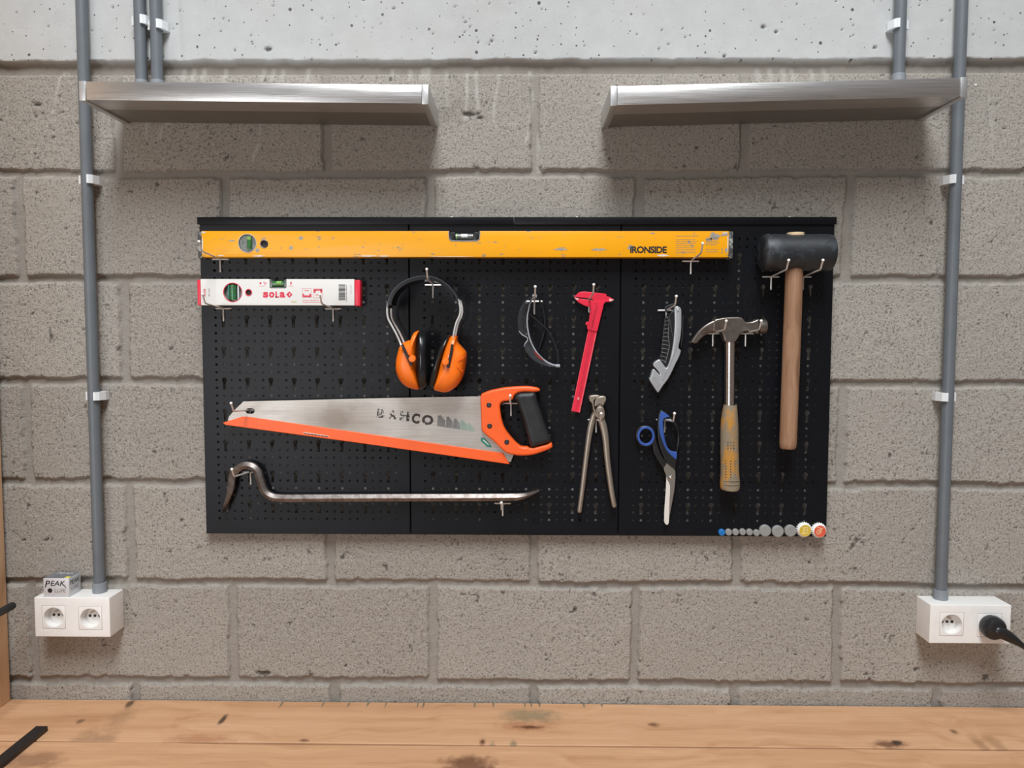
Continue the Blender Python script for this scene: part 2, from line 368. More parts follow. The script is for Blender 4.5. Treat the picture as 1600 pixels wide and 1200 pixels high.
# ------------------------------------------------------------------ block wall
rng = np.random.default_rng(3)
def vnoise(X, Z, freq, seed):
    r = np.random.default_rng(seed); G = r.random((512, 512)); x = X*freq+100.3; z = Z*freq+57.7
    xi = np.floor(x).astype(int); zi = np.floor(z).astype(int); fx = x-xi; fz = z-zi
    fx = fx*fx*(3-2*fx); fz = fz*fz*(3-2*fz)
    g = lambda a, b: G[a % 512, b % 512]
    return (g(xi, zi)*(1-fx)+g(xi+1, zi)*fx)*(1-fz)+(g(xi, zi+1)*(1-fx)+g(xi+1, zi+1)*fx)*fz
def fbm(X, Z, f, seed, o=4):
    a, s, t = 1.0, 0, 0
    for k in range(o): s = s+a*vnoise(X, Z, f*2**k, seed+k); t += a; a *= .5
    return s/t
def build_wall():
    st = 0.0026
    xs = np.concatenate([np.linspace(-2.2, -1.14, 12), np.arange(-1.12, 1.12, st), np.linspace(1.14, 2.2, 12)])
    zs = np.concatenate([np.linspace(0, 0.82, 6), np.arange(0.84, 2.36, st), np.linspace(2.38, 3.3, 8)])
    X, Z = np.meshgrid(xs, zs, indexing='ij')
    z0, x0 = CAMZ+0.30945, -0.57698                    # a bed joint and a head joint
    wx = (fbm(X, Z, 60, 11, 3)-.5)*0.006+(fbm(X, Z, 9, 15, 2)-.5)*0.008; wz = (fbm(X, Z, 60, 21, 3)-.5)*0.006+(fbm(X, Z, 9, 25, 2)-.5)*0.006
    Xw, Zw = X+wx, Z+wz
    r = (Zw-z0)/0.2; row = np.floor(r).astype(int); dz = np.minimum(r-row, 1-(r-row))*0.2
    off = np.where(row % 2 == 0, 0.2, 0.0)              # the course under z0 (row -1) has a joint at x0
    c = (Xw-x0-off)/0.4; colm = np.floor(c).astype(int); dx = np.minimum(c-colm, 1-(c-colm))*0.4
    jb = 0.0062; jh = 0.0078
    edge = np.minimum(dz-jb, dx-jh)                     # >0 inside a block
    # eroded corners and chips
    chip = (fbm(X, Z, 26, 31, 4) > 0.66)*0.004
    blk = np.clip((edge-chip*np.exp(-np.maximum(edge, 0)/0.006)+0.0006)/0.0030, 0, 1); blk = blk*blk*(3-2*blk)
    hsh = np.random.default_rng(5).random((64, 64)); tint = hsh[(row+20) % 64, (colm+30) % 64]
    dep = 0.0055+0.0045*fbm(X, Z, 5, 41, 2)
    lint_z = z0+0.2086
    lint = np.clip((Z-lint_z+(fbm(X, Z, 40, 61, 3)-.5)*0.006)/0.004, 0, 1)
    h = -(1-blk)*dep
    grain = (fbm(X, Z, 150, 51, 3)-.5)*0.0016+(fbm(X, Z, 12, 55, 3)-.5)*0.0022
    pit = np.clip((vnoise(X, Z, 230, 71)*vnoise(X, Z, 60, 72)-0.66)/0.12, 0, 1)
    h = h+grain*(0.6+0.4*blk)-pit*0.0022*blk+(tint-.5)*0.002*blk
    top = (Z > z0+0.188) & (Z < lint_z+0.01)
    h = np.where(top, -0.010+grain*.5, h)
    blk = np.where(Z > z0+0.188, 0, blk)
    # smooth cast lintel with blow holes
    hl = 0.004+(fbm(X, Z, 30, 81, 3)-.5)*0.0008+(fbm(X, Z, 4, 85, 2)-.5)*0.003
    hole = np.zeros_like(X); rs = np.random.default_rng(9)
    for _ in range(150):
        hx, hz = rs.uniform(-1.1, 1.1), lint_z+0.004+abs(rs.normal(0, 1))*0.11
        rr = 0.0011+0.0034*rs.random()**7; d = np.hypot((xs-hx)[:, None]/(rr*rs.uniform(.8, 1.7)), (zs-hz)[None, :]/rr)
        i = np.abs(xs-hx) < .02; hole[i] = np.maximum(hole[i], np.clip((1.15-d[i])*2.5, 0, 1))
    for (xa, xb) in ((-0.655, -0.647),):               # pour joint in the lintel
        q = np.exp(-((X-xa+(Z-2.2)*0.02+(fbm(X, Z, 12, 91, 2)-.5)*.01)/0.006)**2); hl = hl-q*0.002
    hl = hl-hole*0.004
    h = h*(1-lint)+hl*lint
    # lime runs below the lintel: their own shapes on the blocks
    lime = np.zeros_like(X)
    def run(pts, wdt, am=1.0):
        P = [U(a, b, 0) for a, b in pts]
        for a, b in zip(P[:-1], P[1:]):
            ax, az, bx, bz = a.x, a.z, b.x, b.z; L2 = (bx-ax)**2+(bz-az)**2+1e-9
            t = np.clip(((X-ax)*(bx-ax)+(Z-az)*(bz-az))/L2, 0, 1)
            d = np.hypot(X-ax-t*(bx-ax), Z-az-t*(bz-az))+(fbm(X, Z, 70, 95, 3)-.5)*0.004
            np.maximum(lime, am*np.clip((wdt-d)/0.003, 0, 1), out=lime)
    run([(96, 112), (90, 138), (82, 178)], 0.0035, .6); run([(102, 112), (112, 132), (118, 150)], 0.003, .4)
    run([(229, 190), (230, 218)], 0.004, .6); run([(251, 215), (253, 200), (262, 193)], 0.004, .6)
    run([(407, 190), (405, 225), (394, 252)], 0.0035, .65); run([(449, 190), (450, 202)], 0.005, .35)
    run([(697, 112), (700, 165)], 0.005, .3); run([(730, 115), (729, 160), (727, 186)], 0.0042, .8)
    run([(744, 112), (745, 150), (748, 178)], 0.0045, .75); run([(780, 118), (773, 160), (771, 185), (776, 200)], 0.0042, .65)
    run([(828, 112), (832, 150), (829, 185), (826, 205), (821, 222)], 0.004, .6)
    run([(842, 210), (842, 268)], 0.005, .5)
    for px in (612, 640, 660, 668, 285, 300, 316, 350, 410, 425, 440, 480, 1185, 1205, 1225, 1240, 1270, 1290):
        run([(px, 108), (px, 124)], 0.006, .5)
    run([(1545, 150), (1552, 215), (1550, 240)], 0.004, .35); run([(1135, 212), (1128, 222)], .003, .4); run([(1225, 212), (1218, 224)], .003, .4)
    h = h+lime*0.0008
    dark = np.zeros_like(X)
    for (a, b, rx, rz) in ((57, 163, .008, .004), (55, 181, .003, .004), (735, 178, .016, .005), (750, 184, .012, .004), (410, 1052, .014, .006)):
        p = U(a, b, 0); d = np.hypot((X-p.x)/rx, (Z-p.z)/rz)+(fbm(X, Z, 120, 99, 3)-.5)*1.4
        q = np.clip((1-d)/0.4, 0, 1); h = h-q*0.004; dark = np.maximum(dark, q)
    nx, nz = X.shape; V = np.stack([X, -h, Z], -1).reshape(-1, 3)
    I = np.arange(nx*nz).reshape(nx, nz); Q = np.stack([I[:-1, :-1], I[1:, :-1], I[1:, 1:], I[:-1, 1:]], -1).reshape(-1, 4)
    me = bpy.data.meshes.new('wall_back'); me.vertices.add(len(V)); me.vertices.foreach_set('co', V.ravel().astype(np.float32))
    me.loops.add(Q.size); me.loops.foreach_set('vertex_index', Q.ravel().astype(np.int32))
    me.polygons.add(len(Q)); me.polygons.foreach_set('loop_start', np.arange(0, Q.size, 4).astype(np.int32))
    me.update(calc_edges=True); me.polygons.foreach_set('use_smooth', np.ones(len(Q), bool))
    for nm, A in (('block', blk*(1-lint)), ('lintel', lint), ('lime', lime*(1-lint)), ('tint', tint), ('pit', np.maximum(np.maximum(pit*blk*(1-lint), hole*lint), dark))):
        at = me.attributes.new(nm, 'FLOAT', 'POINT'); at.data.foreach_set('value', A.ravel().astype(np.float32))
    t = NT('concrete_block')
    o3 = t.obj(); n1 = t.noise(o3, 7, 4, 0.6); n2 = t.noise(o3, 235, 4, 0.70); n3 = t.noise(o3, 700, 3, 0.7); n4 = t.noise(o3, 420, 2, 0.55)
    blkc = t.mix(t.attr('tint'), (0.340, 0.305, 0.268), (0.430, 0.390, 0.344))
    blkc = t.mix(t.math('MULTIPLY', n1, 0.55), blkc, (0.330, 0.312, 0.282))
    blkc = t.mix(t.ramp(n2, [(0.36, 0.85), (0.485, 0.0)]), blkc, (0.12, 0.108, 0.092))
    blkc = t.mix(t.ramp(n4, [(0.55, 0.0), (0.68, 0.60)]), blkc, (0.56, 0.53, 0.47))
    mor = t.mix(n1, (0.270, 0.243, 0.212), (0.375, 0.345, 0.308))
    c = t.mix(t.attr('block'), mor, blkc)
    c = t.mix(t.math('MULTIPLY', t.attr('lime'), 0.75), c, (0.56, 0.54, 0.50))
    n5 = t.noise(o3, 22, 5, 0.65)
    lc = t.mix(n5, (0.40, 0.40, 0.395), (0.51, 0.515, 0.51))
    mp = t.obj(); mp.node.inputs['Rotation'].default_value = (math.pi/2, 0, 0)
    for sc_v, ra in ((34, .115), (70, .13)):
        vo = t.n('ShaderNodeTexVoronoi', voronoi_dimensions='2D'); t.l(mp, vo.inputs['Vector']); vo.inputs['Scale'].default_value = sc_v
        sp = t.n('ShaderNodeSeparateColor'); t.l(vo.outputs['Color'], sp.inputs[0])
        rr_ = t.math('MULTIPLY', t.math('POWER', sp.outputs[0], 5.0), ra); dd = t.math('ADD', vo.outputs['Distance'], t.math('MULTIPLY', t.math('SUBTRACT', n4, 0.5), 0.10))
        lc = t.mix(t.math('MULTIPLY', t.math('LESS_THAN', dd, rr_), 0.9), lc, (0.06, 0.055, 0.05))
    lc = t.mix(t.ramp(t.noise(o3, 3.5, 4, 0.6), [(0.5, 0.0), (0.8, 0.5)]), lc, (0.44, 0.42, 0.38))
    c = t.mix(t.attr('lintel'), c, lc)
    c = t.mix(t.math('MULTIPLY', t.attr('pit'), 0.8), c, (0.07, 0.062, 0.055))
    t.col(c); t.set(rough=0.95, spec=0.15)
    hh = t.math('ADD', n2, t.math('MULTIPLY', n3, 0.6)); inv = t.math('SUBTRACT', 1.0, t.math('MULTIPLY', t.attr('lintel'), 0.85))
    t.bump(t.math('MULTIPLY', hh, inv), 0.85, 0.0026)
    me.materials.append(t.m)
    o = bpy.data.objects.new('wall_back', me); COL.objects.link(o); return tag(o, kind='structure')
build_wall()
tag(box('floor', -2.2, 2.2, -3.2, 0.0, -0.05, 0.0, M['floor'], bev=0), kind='structure')

# ------------------------------------------------------------------ workbench
BZ = 0.90
def bspot(px, py, rx, ry, c, am=1.0):
    p = UZ(px, py, BZ); return (p.x, p.y, BZ, rx*1.2, ry*1.9, 0.2, c, am)
brown = (0.10, 0.035, 0.018); green = (0.10, 0.12, 0.075); dk = (0.045, 0.028, 0.020); red = (0.30, 0.10, 0.04)
sp1 = [bspot(825, 1135, .055, .012, red, .5), bspot(828, 1136, .028, .005, brown, .95), bspot(754, 1159, .007, .007, brown, .9), bspot(348, 1124, .006, .013, dk, .9), bspot(310, 1157, .06, .014, red, .45),
       bspot(1390, 1163, .035, .009, brown, .8), bspot(1400, 1161, .012, .006, dk, .9), bspot(1478, 1183, .05, .012, brown, .55), bspot(1020, 1132, .012, .006, brown, .8), bspot(126, 1127, .007, .006, dk, .6),
       bspot(475, 1157, .010, .004, brown, .7), bspot(203, 1100, .008, .012, dk, .85), bspot(190, 1120, .022, .03, (.30, .17, .09), .5), bspot(125, 1160, .03, .03, (.26, .15, .08), .5), bspot(160, 1160, .02, .03, (.24, .14, .08), .5),
       bspot(1535, 1165, .012, .03, (.26, .14, .07), .6), bspot(1560, 1165, .014, .03, (.26, .14, .07), .5), bspot(1490, 1143, .008, .006, dk, .7), bspot(830, 1118, .06, .018, green, .55), bspot(768, 1168, .006, .016, green, .6), bspot(803, 1168, .007, .018, green, .6)]
for px in (440, 575, 603, 653, 662, 742, 771, 820, 830, 843, 912, 940, 505, 545): sp1.append(bspot(px, 1100, .0022, .011, (0.06, 0.10, 0.075), .75))
wb1 = woodmat('pine_worktop', (0.54, 0.305, 0.165), (0.61, 0.365, 0.212), (0.42, 0.22, 0.11), 0, sp1, 0.75)
sp2 = [bspot(735, 1196, .05, .02, brown, .8), bspot(45, 1188, .06, .02, (.22, .11, .06), .7)]
wb2 = woodmat('pine_front_board', (0.52, 0.29, 0.155), (0.60, 0.355, 0.20), (0.40, 0.20, 0.095), 0, sp2, 0.75, 1.1)
wb3 = woodmat('pine_leg', (0.50, 0.27, 0.12), (0.60, 0.35, 0.16), (0.34, 0.16, 0.06), 2)
bench = empty('workbench', (0, 0, 0), 'long pine workbench top of wide boards with knots and saw marks against the block wall', 'workbench')
ORG[bench] = Vector((0, 0, 0))
def board_geo(x0, x1, y0, y1, z0, z1, seed):
    # a long board whose lengthwise edges wander a little
    n = 90; rs = np.random.default_rng(seed); wv = np.interp(np.linspace(0, 1, n), np.linspace(0, 1, 14), rs.normal(0, .0010, 14))
    vs, fs = [], []
    for i in range(n):
        x = x0+(x1-x0)*i/(n-1); e = wv[i]
        for (y, z) in ((y0+e, z1-.0012), (y0+.0012+e, z1), (y1-.0012-e, z1), (y1-e, z1-.0012), (y1-e, z0), (y0+e, z0)): vs.append(Vector((x, y, z)))
    for i in range(n-1):
        for k in range(6): a = i*6+k; b = i*6+(k+1) % 6; fs.append((a, b, b+6, a+6))
    fs += [tuple(range(6)), tuple(range(n*6-6, n*6))]; return vs, fs
# board origins at world zero height of the worktop so that knots sit in object coordinates
ORGB = empty  # readability only
for nm, ya, yb, mt, sd in (('worktop_board', -0.1625, -0.004, wb1, 1), ('worktop_board', -0.40, -0.1675, wb2, 2), ('worktop_board', -0.64, -0.4035, wb2, 3)):
    put(nm, *board_geo(-1.32, 1.45, ya, yb, BZ-0.055, BZ, sd), mt, bench)
for x in (-1.22, 1.35):
    for y in (-0.10, -0.55): box('leg', x-.045, x+.045, y-.045, y+.045, 0.0, BZ-.055, wb3, bench, .003)

# ------------------------------------------------------------------ timber upright on the left, rod and bar
pm = woodmat('timber_upright', (0.78, 0.53, 0.33), (0.84, 0.61, 0.40), (0.64, 0.40, 0.22), 2, [(-0.0, 0.20, 1.03, .2, .012, .02, dk, .8)], 0.5)
xf = U(22, 1092, 0).x
post = box('timber_upright', xf-0.07, xf, -0.46, -0.010, BZ, 2.30, pm, None, .003)
tag(post, 'rough pine board standing upright on the workbench at the left edge of the picture', 'post')
rp = U(24, 944, -0.06)
rod = empty('clamp_rod', (rp.x, -0.3, rp.z), 'black round rod with rounded tip pointing at the wall below the left socket box height', 'rod')
tube('bar', [(rp.x, -0.46, rp.z), (rp.x, -0.3, rp.z), (rp.x, -0.15, rp.z), (rp.x, -0.07, rp.z)], .0072, M['blackrubber'], rod, n=18, roundcap=True, ref=(0, 0, 1))
box('bracket', xf+.0002, rp.x+.014, -0.452, -0.40, rp.z-.014, rp.z+.014, M['black'], rod, .002)
rod['label'] = 'black round rod with a rounded tip pointing at the wall beside the left socket box'
pb = UZ(66, 1142, BZ)
bar = box('flat_bar', pb.x-.0108, pb.x+.0108, -0.60, pb.y, BZ+.0003, BZ+.0095, M['blackbar'], None, .0008)
tag(bar, 'flat black steel bar lying on the workbench in the lower left corner', 'bar')

# ------------------------------------------------------------------ stainless shelves
def shelf(fl, fr, label):
    """fl/fr: pixel corners (bottom) of the front face, left and right"""
    YF = -0.150; a = U(*fl, YF); b = U(*fr, YF); L = (b-a).length; ang = math.atan2(b.z-a.z, b.x-a.x); H = 0.0325
    rt = empty('wall_shelf', (a.x, 0, a.z), label, 'shelf', 'brushed steel wall shelves')
    def P(geo): return [Vector((a.x+v.x*math.cos(ang)-v.z*math.sin(ang), v.y, a.z+v.x*math.sin(ang)+v.z*math.cos(ang))) for v in geo[0]], geo[1]
    c = 0.012
    put('shelf_body', *P(join(box_geo(c, L-c, YF+.0006, -0.0005, .004, H-.0006, .0006), box_geo(c, L-c, YF, YF+.003, .0012, H, .0006))), M['steel'], rt)
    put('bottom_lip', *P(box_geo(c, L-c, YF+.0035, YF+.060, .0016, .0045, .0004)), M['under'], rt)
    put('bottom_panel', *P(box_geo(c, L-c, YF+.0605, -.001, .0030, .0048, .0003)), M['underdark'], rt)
    for x0, x1 in ((0, c-.0003), (L-c+.0003, L)): put('end_cap', *P(box_geo(x0, x1, YF-.001, -.0005, -.0004, H+.0006, .0012)), M['steelcap'], rt)
    return rt, a, ang, H
sl, sla, slang, SH = shelf((124, 157), (669.5, 163), 'brushed steel wall shelf on the left with two short pipes running into its top')
sr, sra, srang, SH = shelf((954, 165.5), (1511, 151.5), 'brushed steel wall shelf on the right with a single short pipe running into its top')
box('screw', sra.x+.6185*math.cos(srang)-.002, sra.x+.6185*math.cos(srang)+.002, -.1525, -.1505, sra.z+.6185*math.sin(srang)+.018, sra.z+.6185*math.sin(srang)+.021, M['clip'], sr, .0008)

# ------------------------------------------------------------------ conduits, clips
PR = 0.0107; PY = -0.0185
def clip_geo(x, z, flap):
    h = .008; s = flap; r = PR
    prof = [(-r-.0050, 0), (-r-.0050, -.019), (-r-.0005, -.021), (-r+.0005, -.012), (-r*.75, -.0065), (r*.6, -.0062), (r+.0004, -.012), (r+.0003, -.0225), (r*.82, -.0275), (r*.55, -.0292), (r*.55, -.0318), (r*.9, -.0312), (r+.0045, -.0265), (r+.0095, -.012), (r+.0095, 0)]
    vs = [Vector((x+s*a, b, z-h)) for a, b in prof]+[Vector((x+s*a, b, z+h)) for a, b in prof]; n = len(prof)
    fs = [tuple(range(n)), tuple(range(n, 2*n))]+[(i, (i+1) % n, n+(i+1) % n, n+i) for i in range(n)]
    return vs, fs
def conduit(pa, pb_, zlo, zhi, label, clips, flap, collar=None, bottom_collar=False, cl=''):
    a = U(*pa, PY); b = U(*pb_, PY); x = (a.x+b.x)/2
    rt = empty('conduit', (x, PY, zlo), label, 'pipe', 'grey electrical conduits')
    tube('pipe', [(x, PY, zlo), (x, PY, zlo+.02), (x, PY, (zlo+zhi)/2), (x, PY, zhi)], PR, M['pipe'], rt, n=28, ref=(0, 1, 0))
    put('collar', *lathe_geo((x, PY, zlo), (0, 0, 1), [(0, PR+.0024), (.019, PR+.0024), (.0195, PR+.0016), (.0195, PR+.0002)] if bottom_collar else [(0, PR+.0018), (collar or .008, PR+.0018), ((collar or .008)+.001, PR+.0002)], 28), M['collar'], rt)
    for py, lab in clips:
        z = U(pa[0], py, PY).z
        o = put('pipe_clip', *clip_geo(x, z, flap), M['clip'], None, 0); tag(o, lab, 'clip', 'white pipe clips')
    return x
zbL = U(150, 934, -.053).z; zbR = U(1470, 945.5, -.053).z
xL = conduit((125, 0), (157.5, 900), zbL, 2.75, 'long grey conduit on the left running down into the left socket box', [(281, 'white clip on the left long conduit just below the left shelf'), (618.5, 'white clip halfway down the left long conduit left of the pegboard')], 1, None, True)
xR = conduit((1502, 0), (1472, 900), zbR, 2.75, 'long grey conduit on the right running down into the right socket box', [(281, 'white clip on the right long conduit just below the right shelf'), (620, 'white clip halfway down the right long conduit right of the pegboard')], -1, None, True)
zt = sla.z+SH+.0012
conduit((217.5, 0), (221.5, 127), zt+math.sin(slang)*.11, 2.75, 'short grey conduit above the left shelf, left one of the pair', [(33, 'white clip on the left pipe of the pair above the left shelf')], 1, U(221, 126.5, PY).z-zt-math.sin(slang)*.11)
conduit((243, 0), (245.8, 127), zt+math.sin(slang)*.14, 2.75, 'short grey conduit above the left shelf, right one of the pair', [(40, 'white clip on the right pipe of the pair above the left shelf')], 1, U(246, 126.5, PY).z-zt-math.sin(slang)*.14)
conduit((1408, 0), (1403.5, 120), sra.z+SH+.0012+math.sin(srang)*.545, 2.75, 'short grey conduit entering the top of the right shelf', [(39, 'white clip on the short pipe above the right shelf')], -1, U(1404, 116.5, PY).z-(sra.z+SH+.0012+math.sin(srang)*.545))

# ------------------------------------------------------------------ socket boxes
def socket_box(x0, x1, z0, z1, centres, label, rot_holes=True):
    rt = empty('socket_box', ((x0+x1)/2, 0, z0), label, 'socket', 'white double socket boxes')
    YB = -0.053; g = box_geo(x0, x1, YB, -0.0003, z0, z1, .0016, 3)
    cut = [box_geo(c.x-.0228, c.x+.0228, YB-.01, YB+.020, c.z-.0228, c.z+.0228) for c in centres]
    put('housing', *bool_geo(g, cut), M['white'], rt)
    for c in centres:
        gg = box_geo(c.x-.0222, c.x+.0222, YB-.0004, YB+.0195, c.z-.0222, c.z+.0222, .0008)
        well = lathe_geo((c.x, YB-.002, c.z), (0, 1, 0), [(0, .0192), (.0018, .0192), (.0190, .0182)], 40)
        s = put('socket_insert', *bool_geo(gg, [well]), M['white'], rt)
        for dx in (-.0095, .0095):
            put('pin_hole', *lathe_geo((c.x+dx, YB+.0162, c.z-.001), (0, 1, 0), [(0, .0028), (.001, .0026)], 14), M['dark'], s)
        put('earth_pin', *lathe_geo((c.x, YB+.0168, c.z+.0095), (0, -1, 0), [(0, .0024), (.012, .0024), (.0145, .0012)], 14), M['chrome'], s)
        put('recess_screw', *lathe_geo((c.x, YB+.0162, c.z-.001), (0, 1, 0), [(0, .0026), (.001, .0024)], 14), M['dark'], s)
    return rt
a = U(53, 933.5, -.053); b = U(172.5, 995.5, -.053)
cs = [U(84, 964.5, -.053), U(141, 966, -.053)]
sbl = socket_box(a.x, b.x, b.z, a.z, cs, 'white double wall socket box on the left with a small carton standing on top')
zLtop = a.z
a = U(1454, 945, -.053); b = U(1578, 1006, -.053)
cs = [U(1487, 975.5, -.053), U(1546, 977, -.053)]
sbr = socket_box(a.x, b.x, b.z, a.z, cs, 'white double wall socket box on the right with a black plug in it')
# plug and cable
pc = cs[1]
pl = empty('power_plug', (pc.x, -.06, pc.z), 'black round plug with its cable in the right socket box', 'plug')
lathe('plug_body', (pc.x, -.0375, pc.z), (0, -1, 0), [(0, .0165), (.016, .0168), (.0165, .0205), (.024, .0222), (.034, .0215), (.041, .0175), (.0445, .010), (.0455, .001)], M['black'], pl, 36)
cp = [(pc.x+.002, -.074, pc.z-.002), (pc.x+.018, -.078, pc.z-.010), (pc.x+.034, -.082, pc.z-.020), (pc.x+.050, -.085, pc.z-.031)]
tube('strain_relief', smooth_open(cp, 4), [.0125, .012, .0115, .011, .0105, .010, .0092, .0082, .0072, .0062, .0054, .005, .0046], M['black'], pl, n=16, roundcap=True)
cp2 = [(pc.x+.046, -.0845, pc.z-.0285), (pc.x+.075, -.088, pc.z-.052), (pc.x+.13, -.09, pc.z-.12), (pc.x+.17, -.09, BZ+.03), (pc.x+.22, -.09, BZ+.0036), (pc.x+.32, -.10, BZ+.0034), (pc.x+.42, -.12, BZ+.0034)]
tube('cable', smooth_open(cp2, 8), .0032, M['black'], pl, n=12)
# small carton
a = U(67.5, 901.5, -.050); b = U(108.3, 931, -.050)
z0 = zLtop+.0003; z1 = z0+(a.z-b.z); x0, x1 = a.x, b.x
cb = empty('lamp_carton', ((x0+x1)/2, -.03, z0), 'small silver and grey carton standing on the left socket box', 'box')
put('carton', *box_geo(x0, x1, -.050, -.010, z0, z1, .0004), M['carton'], cb)
put('top_panel', *box_geo(x0+.0006, x1-.0006, -.0495, -.0105, z1-.0002, z1+.0002, 0), M['cartontop'], cb)
put('sticker', *box_geo(x1-.009, x1-.0008, -.0492, -.040, z1+.0001, z1+.0005, 0), M['sticker'], cb)
W_, H_ = x1-x0, z1-z0; yf = -.0501
put('lettering', *join(lettering_geo('P', (x0+W_*.06, yf, z0+H_*.54), (x0+W_*.27, yf, z0+H_*.54), H_*.33, shear=.22, bold=.005), lettering_geo('EAK', (x0+W_*.28, yf, z0+H_*.60), (x0+W_*.86, yf, z0+H_*.60), H_*.27, shear=.22, bold=.005),
    ([Vector(v) for v in ((x0+W_*.055, yf-.0003, z0+H_*.50), (x0+W_*.085, yf-.0003, z0+H_*.50), (x0+W_*.13, yf-.0003, z0+H_*.72), (x0+W_*.10, yf-.0003, z0+H_*.72))], [(0, 1, 2, 3)]),
    ([Vector(v) for v in ((x0+W_*.80, yf-.0003, z0+H_*.62), (x0+W_*.83, yf-.0003, z0+H_*.64), (x0+W_*.90, yf-.0003, z0+H_*.49), (x0+W_*.88, yf-.0003, z0+H_*.48))], [(0, 1, 2, 3)])), M['ink'], cb, 0)
put('lettering', *lettering_geo('LUFE', (x0+W_*.44, yf, z0+H_*.24), (x0+W_*.86, yf, z0+H_*.24), H_*.19), M['greyink'], cb, 0)
put('emblem', *lathe_geo((x0+W_*.25, yf+.0001, z0+H_*.34), (0, -1, 0), [(0, W_*.095), (.0004, W_*.095)], 8), M['ink'], cb)
put('lettering', *join(lettering_geo('PEAK', (x1, -.047, z0+H_*.60), (x1, -.014, z0+H_*.60), H_*.25, normal=(1, 0, 0), up=(0, 0, 1), shear=.2)), M['ink'], cb, 0)
put('lettering', *join(lettering_geo('LUFE', (x1, -.043, z0+H_*.30), (x1, -.020, z0+H_*.30), H_*.16, normal=(1, 0, 0), up=(0, 0, 1))), M['greyink'], cb, 0)
put('lettering', *lettering_geo('PEAK', (x0+W_*.2, -.026, z1+.0001), (x0+W_*.9, -.026, z1+.0001), .012, normal=(0, 0, 1), up=(0, 1, 0), lift=.0003), M['carton'], cb, 0)

# ------------------------------------------------------------------ pegboard panels
BY = -0.020
bl = -0.6172; br = 0.5885; ZT = CAMZ+0.2140; ZB = CAMZ-0.3865
j1, j2 = -0.2168, 0.1862
def panel(x0, x1, label):
    x0 += .0006; x1 -= .0006
    vs, fs = [], []; pit = .015; nc, nr = 24, 37; mx = ((x1-x0)-pit*(nc-1))/2; mz = ((ZT-ZB)-pit*(nr-1))/2
    def V(x, z, y=BY): vs.append(Vector((x, y, z))); return len(vs)-1
    def cell(cx, cz, l, r_, b, t, rad, extra=()):
        ang = sorted(set([round(2*math.pi*k/10, 5) for k in range(10)]+[round(math.atan2(zz, xx) % (2*math.pi), 5) for xx in (-l, r_) for zz in (-b, t)]+[round(e_ % (2*math.pi), 5) for e_ in extra]))
        O, I, D = [], [], []
        for a_ in ang:
            c, s = math.cos(a_), math.sin(a_)
            tt = min((r_ if c > 0 else l)/max(abs(c), 1e-9), (t if s > 0 else b)/max(abs(s), 1e-9)); q = rad(c, s)
            O.append(V(cx+c*tt, cz+s*tt)); I.append(V(cx+c*q, cz+s*q)); D.append(V(cx+c*q, cz+s*q, BY+.0014))
        n = len(ang)
        for k in range(n):
            j = (k+1) % n; fs.append((O[k], O[j], I[j], I[k])); fs.append((I[k], I[j], D[j], D[k]))
    h = pit/2
    hr, sw, sl_ = .0050, .0028, .0185
    def keyr(c, s):
        return max(hr, min(sw/max(abs(c), 1e-9), sl_/max(abs(s), 1e-9))) if s < -.2 else hr
    e1 = math.atan2(-sl_, sw); e2 = math.atan2(-sl_, -sw); a3 = math.atan2(-math.sqrt(hr*hr-sw*sw), sw); a4 = math.atan2(-math.sqrt(hr*hr-sw*sw), -sw)
    for c in range(nc):
        key = c % 3 == 1
        r = 0
        while r < nr:
            cx, cz = x0+mx+c*pit, ZT-mz-r*pit
            if key and r % 4 == 2 and r < nr-1:
                cell(cx, cz, h, h, h+pit, h, keyr, (e1, e2, a3, a4, -math.pi/2)); r += 2; continue
            cell(cx, cz, h, h, h, h, lambda c_, s_: .0026); r += 1
    gx0, gx1 = x0+mx-h, x0+mx+(nc-.5)*pit; gz1, gz0 = ZT-mz+h, ZT-mz-(nr-.5)*pit
    f = .0012
    for (a, b, c, d) in ((x0+f, gx0, ZB+f, ZT-f), (gx1, x1-f, ZB+f, ZT-f), (gx0, gx1, ZB+f, gz0), (gx0, gx1, gz1, ZT-f)):
        fs.append((V(a, c), V(b, c), V(b, d), V(a, d)))
    R0 = [V(*q) for q in ((x0+f, ZB+f), (x1-f, ZB+f), (x1-f, ZT-f), (x0+f, ZT-f))]
    R1 = [V(*q, BY+f) for q in ((x0, ZB), (x1, ZB), (x1, ZT), (x0, ZT))]; R2 = [V(*q, -.0015) for q in ((x0, ZB), (x1, ZB), (x1, ZT), (x0, ZT))]
    for A, B in ((R0, R1), (R1, R2)):
        for k in range(4): fs.append((A[k], A[(k+1) % 4], B[(k+1) % 4], B[k]))
    me = bpy.data.meshes.new('pegboard_panel'); org = Vector(((x0+x1)/2, BY, ZB)); me.from_pydata([tuple(v-org) for v in vs], [], fs)
    me.materials.append(M['board'])
    bm = bmesh.new(); bm.from_mesh(me); bmesh.ops.remove_doubles(bm, verts=bm.verts, dist=1e-5); bmesh.ops.recalc_face_normals(bm, faces=bm.faces); bm.to_mesh(me); bm.free()
    o = bpy.data.objects.new('pegboard_panel', me); COL.objects.link(o); o.location = org
    return tag(o, label, 'pegboard', 'black perforated wall panels')
panel(bl, j1, 'black perforated metal panel on the left, behind the small white level and the crowbar hook')
panel(j1, j2, 'black perforated metal panel in the middle, behind the safety glasses and saw handle')
panel(j2, br, 'black perforated metal panel on the right, behind the hammer and mallet')
rz0, rz1 = ZT+.0003, CAMZ+.2243; xm = U(803, 342, BY).x
